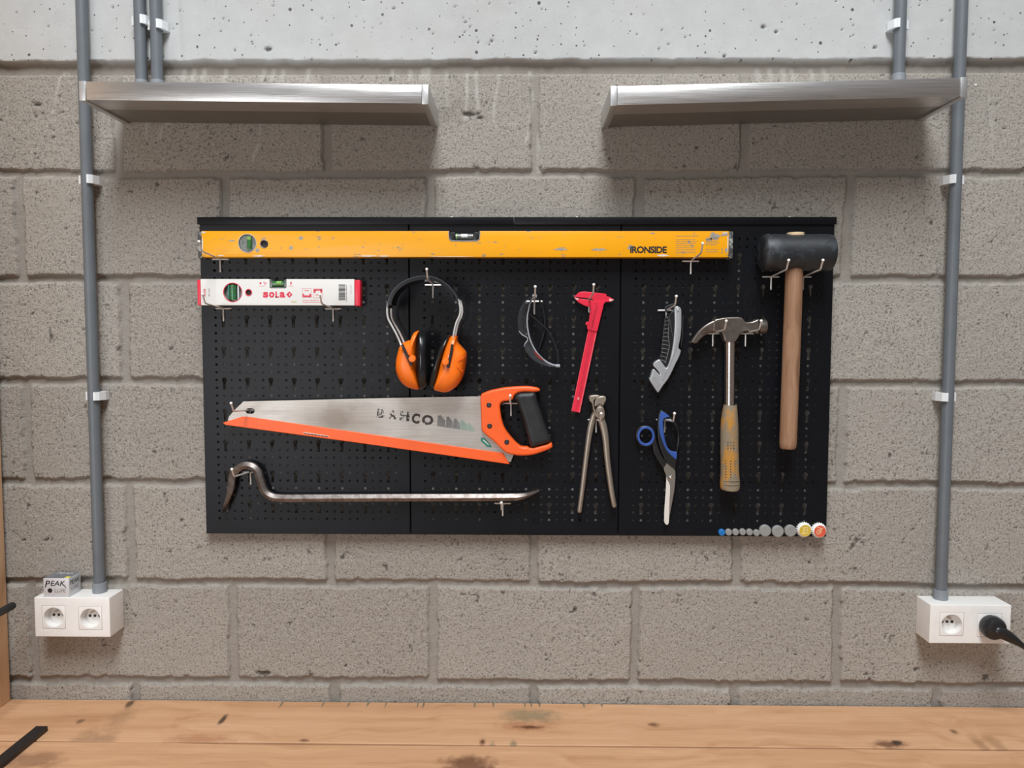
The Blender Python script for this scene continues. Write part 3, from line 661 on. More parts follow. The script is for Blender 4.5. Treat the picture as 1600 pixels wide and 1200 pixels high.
for x0, x1, lab in ((bl-.0022, xm-.0004, 'left half of the narrow black rail along the top of the pegboard'), (xm+.0004, br+.0016, 'right half of the narrow black rail along the top of the pegboard')):
    tag(put('top_rail', *join(box_geo(x0, x1, BY-.0035, BY-.002, rz0-.004, rz1, .0004), box_geo(x0, x1, BY-.003, -.001, rz1-.0014, rz1, .0003)), M['board']), lab, 'rail', 'black top rails')
for px, lab in ((375, 'first pale screw head from the left on top of the black rail'), (705, 'second pale screw head from the left on top of the black rail'), (902, 'third pale screw head from the left on top of the black rail'), (1236, 'rightmost pale screw head on top of the black rail above the mallet')):
    p = U(px, 338, BY); o = lathe('rail_screw', (p.x, -.012, rz1), (0, 0, 1), [(0, .0034), (.001, .0034), (.0022, .0018)], M['hooktip'], None, 14)
    tag(o, lab, 'screw', 'screws on the top rail')

# ------------------------------------------------------------------ wire hooks
def make_hook():
    rt = empty('wire_hook', (0, 0, 0), '', 'hook', 'wire pegboard hooks'); r = .0016
    g = [tube_geo([(-.0150, BY+.012, 0), (-.0150, BY-.0008, 0), (-.0145, BY-.0021, 0), (0, BY-.0021, 0), (.0145, BY-.0021, 0), (.0150, BY-.0008, 0), (.0150, BY+.012, 0)], r, n=8, ref=(0, 0, 1)),
         tube_geo([(0, BY-.0021, 0), (0, BY-.0021, -.010), (0, BY-.0021, -.0235)], r, n=8, ref=(0, 1, 0), roundcap=True),
         tube_geo([(0, BY-.0021, 0), (0, BY-.006, .0008), (0, BY-.080, .0058), (0, BY-.086, .0066), (0, BY-.0895, .009), (0, BY-.0975, .0205)], r, n=8, ref=(1, 0, 0))]
    put('wire', *join(*g), M['hook'], rt)
    bm = bmesh.new(); bmesh.ops.create_uvsphere(bm, u_segments=12, v_segments=8, radius=.0027)
    vs = [v.co+Vector((0, BY-.0985, .0218)) for v in bm.verts]; bm.verts.index_update(); fs = [tuple(v.index for v in f.verts) for f in bm.faces]; bm.free()
    put('tip_ball', vs, fs, M['hooktip'], rt)
    return rt
hk0 = make_hook(); HK = {}
for i, (px, py, lab) in enumerate([(344, 405, 'wire hook under the left end of the yellow level'), (1079.5, 408, 'wire hook under the right end of the yellow level'), (349, 482, 'wire hook under the left end of the small white level'), (520.5, 482.5, 'wire hook under the right end of the small white level'),
        (676.5, 445.5, 'wire hook carrying the orange ear muffs'), (835, 471, 'wire hook carrying the safety glasses'), (920.5, 468, 'wire hook carrying the red caliper'), (1041, 485, 'wire hook carrying the utility knife'),
        (1114, 521, 'wire hook under the claw of the hammer'), (1165, 521, 'wire hook under the striking face of the hammer'), (1205, 432.5, 'wire hook left of the handle under the mallet head'), (1255, 432.5, 'wire hook right of the handle under the mallet head'),
        (390.5, 641, 'wire hook through the hole in the tip of the saw blade'), (798.5, 630, 'wire hook inside the saw handle'), (391.5, 737.5, 'wire hook under the curved end of the crowbar'), (785.5, 786.5, 'wire hook under the straight end of the crowbar'),
        (931.5, 656, 'wire hook between the arms of the pincers'), (1038.5, 656, 'wire hook carrying the blue scissors')]):
    o = hk0 if i == 0 else copy_tree(hk0)
    p = U(px, py, BY-.002); o.location = (p.x, 0, p.z); o['label'] = lab; ORG[o] = Vector(o.location); HK[i] = p

# ------------------------------------------------------------------ spirit levels
def base_of(pts, y): 
    P = [U(a, b, y) for a, b in pts]; return ((min(p.x for p in P)+max(p.x for p in P))/2, y, min(p.z for p in P))
def boxpx(px0, px1, pyt, pyb, yf, yb, bev=.0006):
    a, b = U((px0+px1)/2, pyt, yf), U((px0+px1)/2, pyb, yf); l, r = U(px0, (pyt+pyb)/2, yf), U(px1, (pyt+pyb)/2, yf)
    return box_geo(l.x, r.x, yf, yb, b.z, a.z, bev)
def rect(px0, px1, py0, py1, y, lift=.0002, th=.0002):
    return boxpx(px0, px1, py0, py1, y-lift, y-lift+th, 0)
def barsgeo(lst, y): return join(*[rect(*q, y) for q in lst])

M['yellow'] = worn('worn_yellow_enamel', (0.90, 0.385, 0.002), (0.34, 0.26, 0.15), 0.612, 0.635, 46, 0.36, (1, 1, 2.2))
YL0, YL1 = -0.0485, -0.0232
lv = empty('spirit_level', base_of([(315, 361), (1139, 402)], YL0), 'long worn yellow spirit level across the top of the pegboard', 'spirit level')
g = boxpx(314.9, 1138.8, 361, 401.7, YL0, YL1, .0012)
c1 = U(386.5, 380, YL0); c2 = U(412.5, 381, YL0); ct = U(725.5, 370, YL0); zt_ = U(725.5, 361, YL0).z
cut = [lathe_geo((c1.x, YL0-.004, c1.z), (0, 1, 0), [(0, .0168), (.014, .0168)], 36), lathe_geo((c2.x, YL0-.004, c2.z), (0, 1, 0), [(0, .0070), (.022, .0070)], 24),
       box_geo(ct.x-.0285, ct.x+.0285, YL0-.005, YL1+.005, U(725, 376.5, YL0).z, zt_+.005, .004)]
ybody = bool_geo(g, cut)
for px0, px1, t, b in ((308.8, 314.8, 362, 403), (1139, 1145.5, 361.5, 403.5)): put('end_cap', *boxpx(px0, px1, t, b, YL0-.0005, YL1, .0018), M['wornblack'], lv)
put('bore', *lathe_geo((c2.x, YL0+.004, c2.z), (0, 1, 0), [(0, .0069), (.012, .0069)], 24), M['dark'], lv)
v = put('vial_holder', *lathe_geo((c1.x, YL0+.0098, c1.z), (0, -1, 0), [(0, .0166), (.0085, .0166), (.009, .0150), (.0086, .0148)], 36), M['vialback'], lv)
put('vial', *tube_geo([(c1.x+.004, YL0-.0003, c1.z-.011), (c1.x+.004, YL0-.0003, c1.z), (c1.x+.004, YL0-.0003, c1.z+.011)], .0045, n=14, roundcap=False, ref=(0, 1, 0)), M['vial'], v)
put('bubble', *tube_geo([(c1.x+.004, YL0-.0012, c1.z+.006), (c1.x+.004, YL0-.0012, c1.z+.0115)], .0042, n=12, ref=(0, 1, 0)), M['vialbub'], v)
put('rim', *tube_geo([(c1.x+math.cos(a)*.0168, YL0-.0002, c1.z+math.sin(a)*.0168) for a in [2*math.pi*k/36 for k in range(36)]], .0007, n=6, closed=True), M['silver'], lv)
put('grommet', *tube_geo([(c2.x+math.cos(a)*.0072, YL0-.0002, c2.z+math.sin(a)*.0072) for a in [2*math.pi*k/24 for k in range(24)]], .0009, n=6, closed=True), M['wornblack'], lv)
zb_ = U(725, 376.5, YL0).z
v = put('top_vial_holder', *join(box_geo(ct.x-.0280, ct.x-.0170, YL0+.0005, YL1-.001, zb_+.0008, zt_-.002, .002), box_geo(ct.x+.0170, ct.x+.0280, YL0+.0005, YL1-.001, zb_+.0008, zt_-.002, .002), box_geo(ct.x-.0275, ct.x+.0275, YL0+.0005, YL1-.001, zb_+.0003, zb_+.0025, .0006)), M['black'], lv)
put('vial', *tube_geo([(ct.x-.0165, YL0+.006, zb_+.0085), (ct.x, YL0+.006, zb_+.0085), (ct.x+.0165, YL0+.006, zb_+.0085)], .0056, n=14, ref=(0, 1, 0)), M['vialback'], v)
put('bubble', *tube_geo([(ct.x-.006, YL0+.0042, zb_+.0092), (ct.x+.006, YL0+.0042, zb_+.0092)], .0044, n=12, ref=(0, 1, 0)), M['clip'], v)
put('fluid_mark', *tube_geo([(ct.x-.0160, YL0+.0045, zb_+.0085), (ct.x-.0135, YL0+.0045, zb_+.0085)], .0056, n=12, ref=(0, 1, 0)), M['vialbub'], v)
put('vial_rim', *tube_geo([(ct.x-.0295, YL0-.0002, zt_-.001), (ct.x-.0285, YL0-.0002, zb_+.004), (ct.x-.0245, YL0-.0002, zb_), (ct.x, YL0-.0002, zb_-.0005), (ct.x+.0245, YL0-.0002, zb_), (ct.x+.0285, YL0-.0002, zb_+.004), (ct.x+.0295, YL0-.0002, zt_-.001)], .0008, n=6, ref=(0, 1, 0)), M['silver'], lv)
lettering('lettering', 'IRONSIDE', U(984.5, 395.5, YL0), U(1041.8, 395.8, YL0), .0128, M['ink'], lv, bold=.035, spacing=.92)
fine = [(1056, 1091, 368.4, 369.3)]+[(1056, 1056+wd, y, y+.8) for y, wd in ((374, 30), (377, 33), (379.8, 31), (382.8, 28), (386, 29), (389, 31), (391.8, 30), (394.3, 31))]+[(1103, 1103+wd, y, y+.9) for y, wd in ((371.5, 20), (374, 20), (376.5, 18), (379, 20), (382, 17), (389.5, 18), (393, 20))]+[(1127.5, 1129, 388, 391), (1127.5, 1129, 393, 396)]
def dashes(lines, y, seed=1):
    rs = random.Random(seed); o = []
    for x0, x1, a, b in lines:
        x = x0
        while x < x1:
            wd = rs.uniform(1.2, 3.4); o.append((x, min(x1, x+wd), a, b)); x += wd+rs.uniform(.5, .9)
    return o
put('fine_print', *barsgeo(dashes(fine, YL0), YL0), M['greyink'], lv, 0)
# bare metal scuffs, each its own worn patch
def blob(px, py, rx, ry, seed, n=22):
    rs = random.Random(seed); return [(px+rx*math.cos(2*math.pi*k/n)*rs.uniform(.55, 1.15), py+ry*math.sin(2*math.pi*k/n)*rs.uniform(.5, 1.15)) for k in range(n)]
M['bare'] = plain('bare_metal_scuff', (0.36, 0.33, 0.29), 0.5, 0.2, 0.25, 200)
M['chipwhite'] = plain('chipped_primer', (0.66, 0.62, 0.55), 0.5, 0, 0.1, 200)
gs = []
for k, (x, y, rx, ry) in enumerate([(1117, 369, 9, 6), (1108, 374, 6, 3), (1132, 367, 7, 2.2), (1077, 378, 3, 2), (1020, 364.5, 4, 1.4), (985, 387, 5, 4), (470, 372, 4, 3), (455, 387, 3.5, 4), (402, 391, 4, 4), (362, 376, 6, 1.4), (876, 389.5, 12, 2.2), (935, 390, 14, 2), (1135, 391, 2.5, 5), (1094, 401, 3, .6)]):
    gs.append(plate_geo([blob(x, y, rx, ry, k)], YL0-.0002, YL0+.0002, 0))
scuffs = join(*gs)
gs = [plate_geo([blob(x, y, rx, ry, k+40)], YL0-.00025, YL0+.0002, 0) for k, (x, y, rx, ry) in enumerate([(318, 363, 4, 1.6), (316.2, 384, 1.2, 15), (345, 399.5, 6, 1), (404, 400, 10, 1.2), (575, 400, 14, 1.4), (600, 400.2, 12, .9), (1035, 399, 10, 2), (1133, 364, 5, 1.4), (705, 401, 40, .5), (1137.4, 380, 1, 16)])]
put_multi('body', [(ybody, M['yellow']), (scuffs, M['bare']), (join(*gs), M['chipwhite'])], lv)

SY0, SY1 = -0.0440, -0.0232
sv = empty('spirit_level', base_of([(308, 436), (563, 478)], SY0), 'short white spirit level with red end caps at the upper left of the pegboard', 'spirit level')
g = boxpx(313.6, 553.6, 436, 477, SY0, SY1, .0006)
c1 = U(363.6, 456.8, SY0); c2 = U(388.5, 457, SY0); ct = U(434.4, 443, SY0); zt_ = U(434, 436, SY0).z; zb_ = U(434.4, 450.5, SY0).z
cut = [lathe_geo((c1.x, SY0-.004, c1.z), (0, 1, 0), [(0, .0180), (.013, .0180)], 40), lathe_geo((c2.x, SY0-.004, c2.z), (0, 1, 0), [(0, .0056), (.018, .0056)], 24), box_geo(ct.x-.0160, ct.x+.0160, SY0-.005, SY1+.005, zb_, zt_+.006, .0025)]
put('bore', *lathe_geo((c2.x, SY0+.003, c2.z), (0, 1, 0), [(0, .0055), (.010, .0055)], 24), M['dark'], sv)
put('body', *bool_geo(g, cut), M['paint'], sv)
put('end_cap', *boxpx(308.2, 313.4, 437, 477, SY0-.0004, SY1, .0015), M['red'], sv)
put('end_cap', *boxpx(553.8, 563, 437.3, 478.3, SY0-.0004, SY1, .0030), M['red'], sv)
v = put('vial_holder', *lathe_geo((c1.x, SY0+.0088, c1.z), (0, -1, 0), [(0, .0179), (.0015, .0179), (.002, .0150)], 40), M['vialback'], sv)
put('ring', *tube_geo([(c1.x+math.cos(a)*.0176, SY0+.0002, c1.z+math.sin(a)*.0176) for a in [2*math.pi*k/40 for k in range(40)]], .0008, n=6, closed=True), M['red'], sv)
put('ring', *tube_geo([(c2.x+math.cos(a)*.0058, SY0-.0001, c2.z+math.sin(a)*.0058) for a in [2*math.pi*k/28 for k in range(28)]], .0009, n=6, closed=True), M['red'], sv)
put('vial', *join(tube_geo([(c1.x, SY0+.003, c1.z-.0140), (c1.x, SY0+.003, c1.z), (c1.x, SY0+.003, c1.z+.0140)], .0062, n=16, ref=(0, 1, 0))), M['vial'], v)
put('vial_band', *join(*[tube_geo([(c1.x, SY0+.003, c1.z+q-.0007), (c1.x, SY0+.003, c1.z+q+.0007)], .00645, n=16, ref=(0, 1, 0)) for q in (-.0062, .0062)]), M['teal'], v)
put('holder_bar', *box_geo(c1.x+.0088, c1.x+.0112, SY0+.0005, SY0+.006, c1.z-.0135, c1.z+.0135, .0006), M['clip'], v)
put('holder_bar', *box_geo(c1.x-.0092, c1.x-.0068, SY0+.0005, SY0+.006, c1.z-.0145, c1.z+.0145, .0006), M['teal'], v)
v = put('top_vial_holder', *join(box_geo(ct.x-.0158, ct.x-.0110, SY0+.001, SY1-.001, zb_+.0005, zt_-.0008, .001), box_geo(ct.x+.0110, ct.x+.0158, SY0+.001, SY1-.001, zb_+.0005, zt_-.0008, .001), box_geo(ct.x-.0155, ct.x+.0155, SY0+.001, SY1-.001, zb_+.0003, zb_+.0022, .0005)), M['vialback'], sv)
put('vial', *tube_geo([(ct.x-.0108, SY0+.006, zb_+.0085), (ct.x, SY0+.006, zb_+.0085), (ct.x+.0108, SY0+.006, zb_+.0085)], .0058, n=14, ref=(0, 1, 0)), M['vial'], v)
put('bubble', *tube_geo([(ct.x-.0030, SY0+.0038, zb_+.0095), (ct.x+.0062, SY0+.0038, zb_+.0095)], .0045, n=12, ref=(0, 1, 0)), M['vialbub'], v)
put('lettering', *join(lettering_geo('s', U(411, 465.0, SY0), U(419.5, 465.0, SY0), .0108, bold=.042), lettering_geo('o', U(420.5, 465.0, SY0), U(429, 465.0, SY0), .0108, bold=.042), rect(430.3, 432.7, 455.4, 465.0, SY0), rect(430.3, 436.3, 463.1, 465.0, SY0), lettering_geo('a', U(437, 465.0, SY0), U(445.5, 465.0, SY0), .0108, bold=.042)), M['redprint'], sv, 0)
dm = [(452, 455.2), (457, 460.2), (452, 465.2), (447, 460.2)]
put('emblem', *plate_geo([dm, [(454.3, 460.2), (452, 462.2), (451.3, 461.4), (452.6, 460.2), (450.6, 459.6), (452, 458.0)]], SY0-.0003, SY0, 0), M['redprint'], sv, 0)
lettering('lettering', 'AZB', U(321.5, 463.5, SY0), U(321.5, 451.5, SY0), .0042, M['redprint'], sv, normal=(0, -1, 0), bold=.01)
lettering('lettering', '30 CM', U(328, 463, SY0), U(328, 451, SY0), .0028, M['greyink'], sv, normal=(0, -1, 0))
def frame(x0, x1, y0, y1, t=.35): return [(x0, x1, y0, y0+t), (x0, x1, y1-t, y1), (x0, x0+t, y0, y1), (x1-t, x1, y0, y1)]
put('pictogram', *barsgeo(frame(472.2, 486.5, 450.5, 464.8)+[(473, 475.2, 459, 464), (483.5, 486, 459, 464), (475, 484, 461.5, 464), (476, 482.5, 453.5, 454.6)], SY0), M['redprint'], sv, 0)
put('pictogram', *barsgeo(frame(489.5, 504, 450.8, 465.5)+[(490.2, 493, 452, 457.5), (500.5, 503.3, 452, 457.5), (492, 502, 452, 454), (493, 500, 460.3, 461.2)], SY0), M['redprint'], sv, 0)
put('fine_print', *barsgeo(dashes([(472.5, 498, 469.2, 469.9), (472.5, 505, 472, 472.7)], SY0, 3), SY0), M['redprint'], sv, 0)
for q in ((405, 414.5, 446.8, 447.3), (450.5, 458.5, 446.8, 447.3)): put('fine_print', *barsgeo(dashes([q], SY0, 3), SY0), M['redprint'], sv, 0)
for q in (circ(407, 442.5, 1.7, 1.7, 10), [(411, 441), (413, 440), (414, 443.5), (416.2, 441), (416.8, 441.6), (414, 445.2), (412.6, 441.8)], [(454, 440.2), (456.3, 440.6), (455, 443), (456.2, 443.2), (453.6, 446.3), (454.4, 443.8), (453.2, 443.4)]):
    put('pictogram', *plate_geo([q], SY0-.0002, SY0+.0001, 0), M['redprint'], sv, 0)
rs = random.Random(5); bars = []; y = 444.5
while y < 469: 
    t = rs.choice([.45, .45, .8, 1.2]); bars.append((529.2, 539.6, y, y+t)); y += t+rs.choice([.45, .45, .8])
put('barcode', *barsgeo(bars+dashes([(541.2, 542, 446, 472)], SY0, 4)[:0]+[(541, 541.8, 446+2*k, 447.3+2*k) for k in range(13)]+[(548, 548.7, 445+1.9*k, 446.1+1.9*k) for k in range(8)], SY0), M['ink'], sv, 0)
put('stain', *plate_geo([blob(459, 471.5, 6, 1.6, 8)], SY0-.0001, SY0+.0002, 0), plain('tan_stain', (.55, .48, .30), .6), sv, 0)

# ------------------------------------------------------------------ ear muffs
zm = Zm(590, 410, 5.7125); EY = -0.066
em = empty('ear_muffs', base_of([(620, 420), (728, 611)], EY), 'orange ear muffs with black cushions and headband hanging on a hook', 'ear muffs')
def px3e(lst, f=zm):
    o = []
    for a, b, y in lst:
        p = U(*f([(a, b)])[0], EY); o.append(Vector((p.x, y, p.z)))
    return o
def px3(lst, f=zm): return [U(*f([(a, b)])[0], y) for a, b, y in lst]
lc = smooth_closed(zm([(376, 612), (340, 620), (320, 652), (312, 684), (262, 702), (214, 735), (190, 800), (173, 880), (171, 950), (184, 1005), (215, 1062), (262, 1105), (315, 1126), (376, 1130), (366, 1060), (354, 980), (348, 880), (352, 760), (364, 670)]), 3)
rc = smooth_closed(zm([(694, 650), (662, 656), (636, 700), (604, 775), (575, 870), (545, 990), (520, 1080), (508, 1135), (560, 1152), (604, 1160), (655, 1144), (715, 1096), (762, 1020), (782, 930), (794, 850), (790, 798), (752, 752), (714, 706), (710, 660)]), 3)
lcup = inflate('ear_cup', lc, EY, .036, .034, M['muff'], em, ex=3.4, rings=8)
rcup = inflate('ear_cup', rc, EY, .036, .034, M['muff'], em, ex=3.4, rings=8)
inflate('cushion', smooth_closed(zm([(378, 612), (408, 618), (440, 640), (456, 700), (464, 800), (470, 930), (468, 1030), (452, 1090), (420, 1122), (376, 1124), (360, 1040), (347, 940), (348, 800), (362, 680)]), 3), EY, .034, .032, M['blackvinyl'], em, ex=2.4, rings=8)
inflate('cushion', smooth_closed(zm([(652, 644), (618, 650), (585, 690), (552, 760), (515, 870), (482, 990), (462, 1060), (470, 1104), (512, 1122), (530, 1060), (560, 940), (590, 830), (630, 720)]), 3), EY, .034, .032, M['blackvinyl'], em, ex=2.4, rings=8)
arc = smooth_open([np.array(zm([q])[0]) for q in ((106, 408), (113, 345), (150, 262), (215, 195), (300, 150), (380, 130), (440, 127), (510, 135), (575, 160), (640, 208), (692, 270), (722, 322), (736, 362))], 5)
def band(name, pts, yo, yi, t_in, mat, off=0.0):
    # strip whose section is (yo..yi) wide and t_in thick towards the inside of the arch
    vs, fs = [], []; n = len(pts); C = np.array(zm([(430, 480)])[0])
    for i, p in enumerate(pts):
        a = pts[max(i-1, 0)]; b = pts[min(i+1, n-1)]; T = np.array(b)-np.array(a); T /= np.linalg.norm(T); N = np.array((-T[1], T[0]))
        if N.dot(C-p) < 0: N = -N
        o = np.array(p)+N*off; q = o+N*t_in
        O = U(o[0], o[1], EY); I = U(q[0], q[1], EY)
        for P, y in ((O, yo), (O, yi), (I, yi), (I, yo)): vs.append(Vector((P.x, y, P.z)))
    for i in range(n-1):
        for k in range(4): a = i*4+k; b = i*4+(k+1) % 4; fs.append((a, b, b+4, a+4))
    fs += [(0, 1, 2, 3), tuple(range(n*4-4, n*4))]; return put(name, vs, fs, mat, em, 40)
band('headband', arc, -.091, -.041, 1.7, plain('grey_black_band', (.045, .05, .056), .25, 0, .1))
pad = band('headband_pad', arc[2:-8], -.094, -.038, 4.8, M['blackvinyl'], 1.75)
for ys in (-.089, -.043):
    tube('wire', smooth_open(px3e([(112, 370, ys), (104, 430, ys), (112, 500, ys), (150, 575, ys), (185, 640, ys), (222, 725, ys), (262, 820, ys-.012)]), 5), .0018, M['hook'], em, n=8)
    tube('wire', smooth_open(px3e([(728, 335, ys), (745, 400, ys), (742, 470, ys), (712, 540, ys), (692, 620, ys), (674, 730, ys), (650, 840, ys-.012)]), 5), .0018, M['hook'], em, n=8)
yk = EY-.0375
def armpx(pts, w0):
    return tube_geo(px3([(a, b, yk-.002) for a, b in pts]), [(w0, .0022)]*len(pts), n=8, ref=(0, 1, 0), phase=math.pi/8)
put('pivot_arm', *join(armpx([(218, 732), (260, 825), (306, 918)], .0026), armpx([(280, 830), (345, 880)], .0012)), M['black'], em)
put('pivot_arm', *join(armpx([(668, 732), (652, 830), (626, 940)], .0026), armpx([(575, 870), (640, 872)], .0012)), M['black'], em)
for c in ((311, 860), (607, 888)):
    p = U(*zm([c])[0], yk); put('pivot_knob', *lathe_geo((p.x, yk+.004, p.z), (0, -1, 0), [(0, .0064), (.0085, .0064), (.0098, .0052), (.0100, .001)], 20), M['muff'], em)
put('cup_groove', *join(*[tube_geo(px3([(a, b, EY-.0355), (c, d, EY-.031)]), .0006, n=6) for a, b, c, d in ((715, 888, 780, 838), (705, 935, 765, 972))]), M['orange'], rcup)

# ------------------------------------------------------------------ safety glasses
zg = Zm(790, 430, 5.2174); GY = -0.042
gl = empty('safety_glasses', base_of([(808, 460), (875, 573)], GY), 'clear safety glasses with black temples hanging by one end on a hook', 'glasses')
t = NT('clear_polycarbonate'); t.t.nodes.remove(t.b)
tr = t.n('ShaderNodeBsdfTransparent'); gg_ = t.n('ShaderNodeBsdfGlossy'); df = t.n('ShaderNodeBsdfDiffuse'); lw = t.n('ShaderNodeLayerWeight'); ms = t.n('ShaderNodeMixShader'); m2 = t.n('ShaderNodeMixShader')
tr.inputs[0].default_value = (.90, .92, .93, 1); gg_.inputs['Roughness'].default_value = .12; gg_.inputs['Color'].default_value = (.8, .8, .8, 1); df.inputs[0].default_value = (.30, .31, .33, 1); lw.inputs['Blend'].default_value = .10
out = t.t.nodes['Material Output']; m2.inputs[0].default_value = .06
t.l(tr.outputs[0], m2.inputs[1]); t.l(df.outputs[0], m2.inputs[2]); t.l(lw.outputs['Fresnel'], ms.inputs[0]); t.l(m2.outputs[0], ms.inputs[1]); t.l(gg_.outputs[0], ms.inputs[2]); t.l(ms.outputs[0], out.inputs[0])
M['lens'] = t.m; M['templeblack'] = plain('glossy_black_temple', (.022, .022, .024), .25)
M['rim'] = plain('frosted_clear_rim', (0.55, 0.57, 0.62), 0.2, 0, .1, 60, .7, alpha=.75)
def lens(outer, inner, y0, bulge):
    # a curved sheet between the brow rim (inner) and the free edge (outer)
    n = 24; vs, fs = [], []; m = 7
    O = smooth_open([np.array(q, float) for q in outer], 6); I = smooth_open([np.array(q, float) for q in inner], 6)
    res = lambda P: [P[0]+0 if k == 0 else np.array([np.interp(k/n*(len(P)-1), range(len(P)), [q[d] for q in P]) for d in (0, 1)]) for k in range(n+1)]
    O, I = res(O), res(I)
    for s in (0, .0022):
        for k in range(n+1):
            for j in range(m+1):
                f = j/m; q = I[k]*(1-f)+O[k]*f; p = U(*zg([q])[0], y0); y = y0-bulge*math.sin(math.pi*(.15+.85*k/n))*.4-bulge*(1-(1-f)**2)*.6+s
                vs.append(Vector((p.x, y, p.z)))
    N1 = (n+1)*(m+1); ix = lambda s, k, j: s*N1+k*(m+1)+j
    for k in range(n):
        for j in range(m): fs.append((ix(0, k, j), ix(0, k+1, j), ix(0, k+1, j+1), ix(0, k, j+1))); fs.append((ix(1, k, j), ix(1, k+1, j), ix(1, k+1, j+1), ix(1, k, j+1)))
        for j in (0, m): fs.append((ix(0, k, j), ix(0, k+1, j), ix(1, k+1, j), ix(1, k, j)))
    for j in range(m):
        for k in (0, n): fs.append((ix(0, k, j), ix(0, k, j+1), ix(1, k, j+1), ix(1, k, j)))
    return vs, fs
inn = [(236, 168), (205, 215), (184, 290), (175, 370), (182, 450), (198, 520), (228, 590), (270, 650), (325, 700), (385, 730), (432, 738)]
o1 = [(232, 168), (190, 188), (148, 222), (116, 280), (100, 350), (102, 420), (112, 462), (140, 488), (165, 505)]
o2 = [(178, 535), (158, 555), (150, 578), (170, 625), (205, 670), (255, 708), (320, 735), (380, 745), (430, 745)]
put('lens', *lens(o1, inn[:6], GY, .022), M['lens'], gl, 60)
put('lens', *lens(o2, inn[5:], GY, .022), M['lens'], gl, 60)
inn3 = smooth_open([np.array(q, float) for q in inn], 4)
tube('brow_bar', px3([(a, b, GY-.009*math.sin(math.pi*i/(len(inn3)-1))) for i, (a, b) in enumerate(inn3)], zg), [(.0016, .0042)]*len(inn3), M['rim'], gl, n=10, ref=(0, 1, 0))
tube('nose_bridge', px3([(108, 455, GY-.018), (135, 486, GY-.018), (160, 500, GY-.017), (180, 512, GY-.015), (178, 535, GY-.015), (160, 555, GY-.017), (150, 580, GY-.018)], zg), .0009, M['rim'], gl, n=8)
for h in ((236, 170), (425, 738)): p = U(*zg([h])[0], GY); put('hinge', *box_geo(p.x-.0042, p.x+.0042, GY-.004, GY+.004, p.z-.0028, p.z+.0028, .0012), M['rim'], gl)
tube('temple', smooth_open(px3([(242, 175, GY+.002), (275, 205, GY+.006), (303, 270, GY+.010), (316, 350, GY+.011), (318, 430, GY+.011), (300, 520, GY+.012), (268, 612, GY+.013)], zg), 5), [(.0018, .0030)]*31, M['templeblack'], gl, n=10, ref=(0, 1, 0))
tube('temple', smooth_open(px3([(428, 735, GY+.002), (424, 650, GY+.004), (398, 560, GY+.005), (355, 470, GY+.0055), (318, 425, GY+.0055), (260, 372, GY+.006), (192, 318, GY+.007)], zg), 5), [(.0018, .0030)]*31, M['templeblack'], gl, n=10, ref=(0, 1, 0))
plate('red_mark', smooth_closed(zg([(232, 618), (248, 628), (278, 658), (312, 690), (306, 694), (270, 680), (244, 652)]), 3), GY-.016, GY-.0152, M['tint'], gl, bev=.0002)  # thin translucent red patch in front of the lens

# ------------------------------------------------------------------ red caliper
CY = -0.0285
cl = empty('caliper', base_of([(893, 455), (960, 645)], CY), 'red plastic vernier caliper hanging at a slant right of the safety glasses', 'caliper')
plate('beam', zg([(705, 138), (822, 152), (822, 170), (850, 178), (886, 200), (858, 216), (812, 219), (800, 240), (744, 470), (606, 1121), (536, 1108), (668, 470), (720, 205), (700, 190), (556, 176), (602, 137), (640, 133)]), CY, CY+.0032, M['red'], cl, bev=.0007)
plate('slider', zg([(557, 179), (600, 190), (690, 203), (803, 222), (796, 260), (752, 440), (748, 456), (738, 460), (668, 442), (664, 424), (678, 380), (692, 264), (640, 246), (600, 226), (574, 202)]), CY-.0022, CY+.0010, M['red'], cl, bev=.0007)
p = U(*zg([(667, 395)])[0], CY-.001); put('thumb_wheel', *lathe_geo((p.x, CY+.0015, p.z), (0, -1, 0), [(0, .0037), (.0038, .0037), (.0043, .003)], 20), M['red'], cl)
gk = []
for k in range(46):
    t_ = k/45; cx = 712+(590-712)*t_; cy = 470+(1060-470)*t_; L = 15 if k % 5 == 0 else 9
    gk.append(plate_geo([zg([(cx-3, cy), (cx+L, cy+3), (cx+L-.6, cy+6), (cx-3.6, cy+3)])], CY-.00012, CY+.0002, 0))
for k in range(16):
    t_ = k/15; cx = 745-38*t_; cy = 255+165*t_
    gk.append(plate_geo([zg([(cx-8, cy), (cx+8, cy+3), (cx+7.4, cy+6), (cx-8.6, cy+3)])], CY-.0023, CY-.002, 0))
gk.append(plate_geo([zg([(742, 225), (746, 226), (700, 445), (696, 444)])], CY-.0023, CY-.002, 0))
gk.append(plate_geo([zg([(703, 458), (706, 459), (573, 1108), (570, 1107)])], CY-.00012, CY+.0002, 0))
put('scale', *join(*gk), M['darkred'], cl, 0)
put('edge_line', *join(plate_geo([zg([(733, 470), (742, 470), (605, 1119), (596, 1117)])], CY-.00012, CY+.0002, 0), plate_geo([zg([(668, 472), (672, 472), (542, 1108), (538, 1107)])], CY-.00012, CY+.0002, 0)), plain('scuffed_red_edge', (.78, .10, .13), .4), cl, 0)
put('worn_tip', *join(plate_geo([zg([(560, 180), (598, 190), (590, 203), (574, 198)])], CY-.0024, CY-.002, 0), plate_geo([zg([(846, 190), (884, 200), (858, 214), (842, 208)])], CY-.0002, CY+.0002, 0)), M['palepink'], cl, 0)
lettering('emblem', 'S', U(*zg([(583, 1014)])[0], CY), U(*zg([(600, 1017)])[0], CY), .0048, M['palepink'], cl, bold=.02)

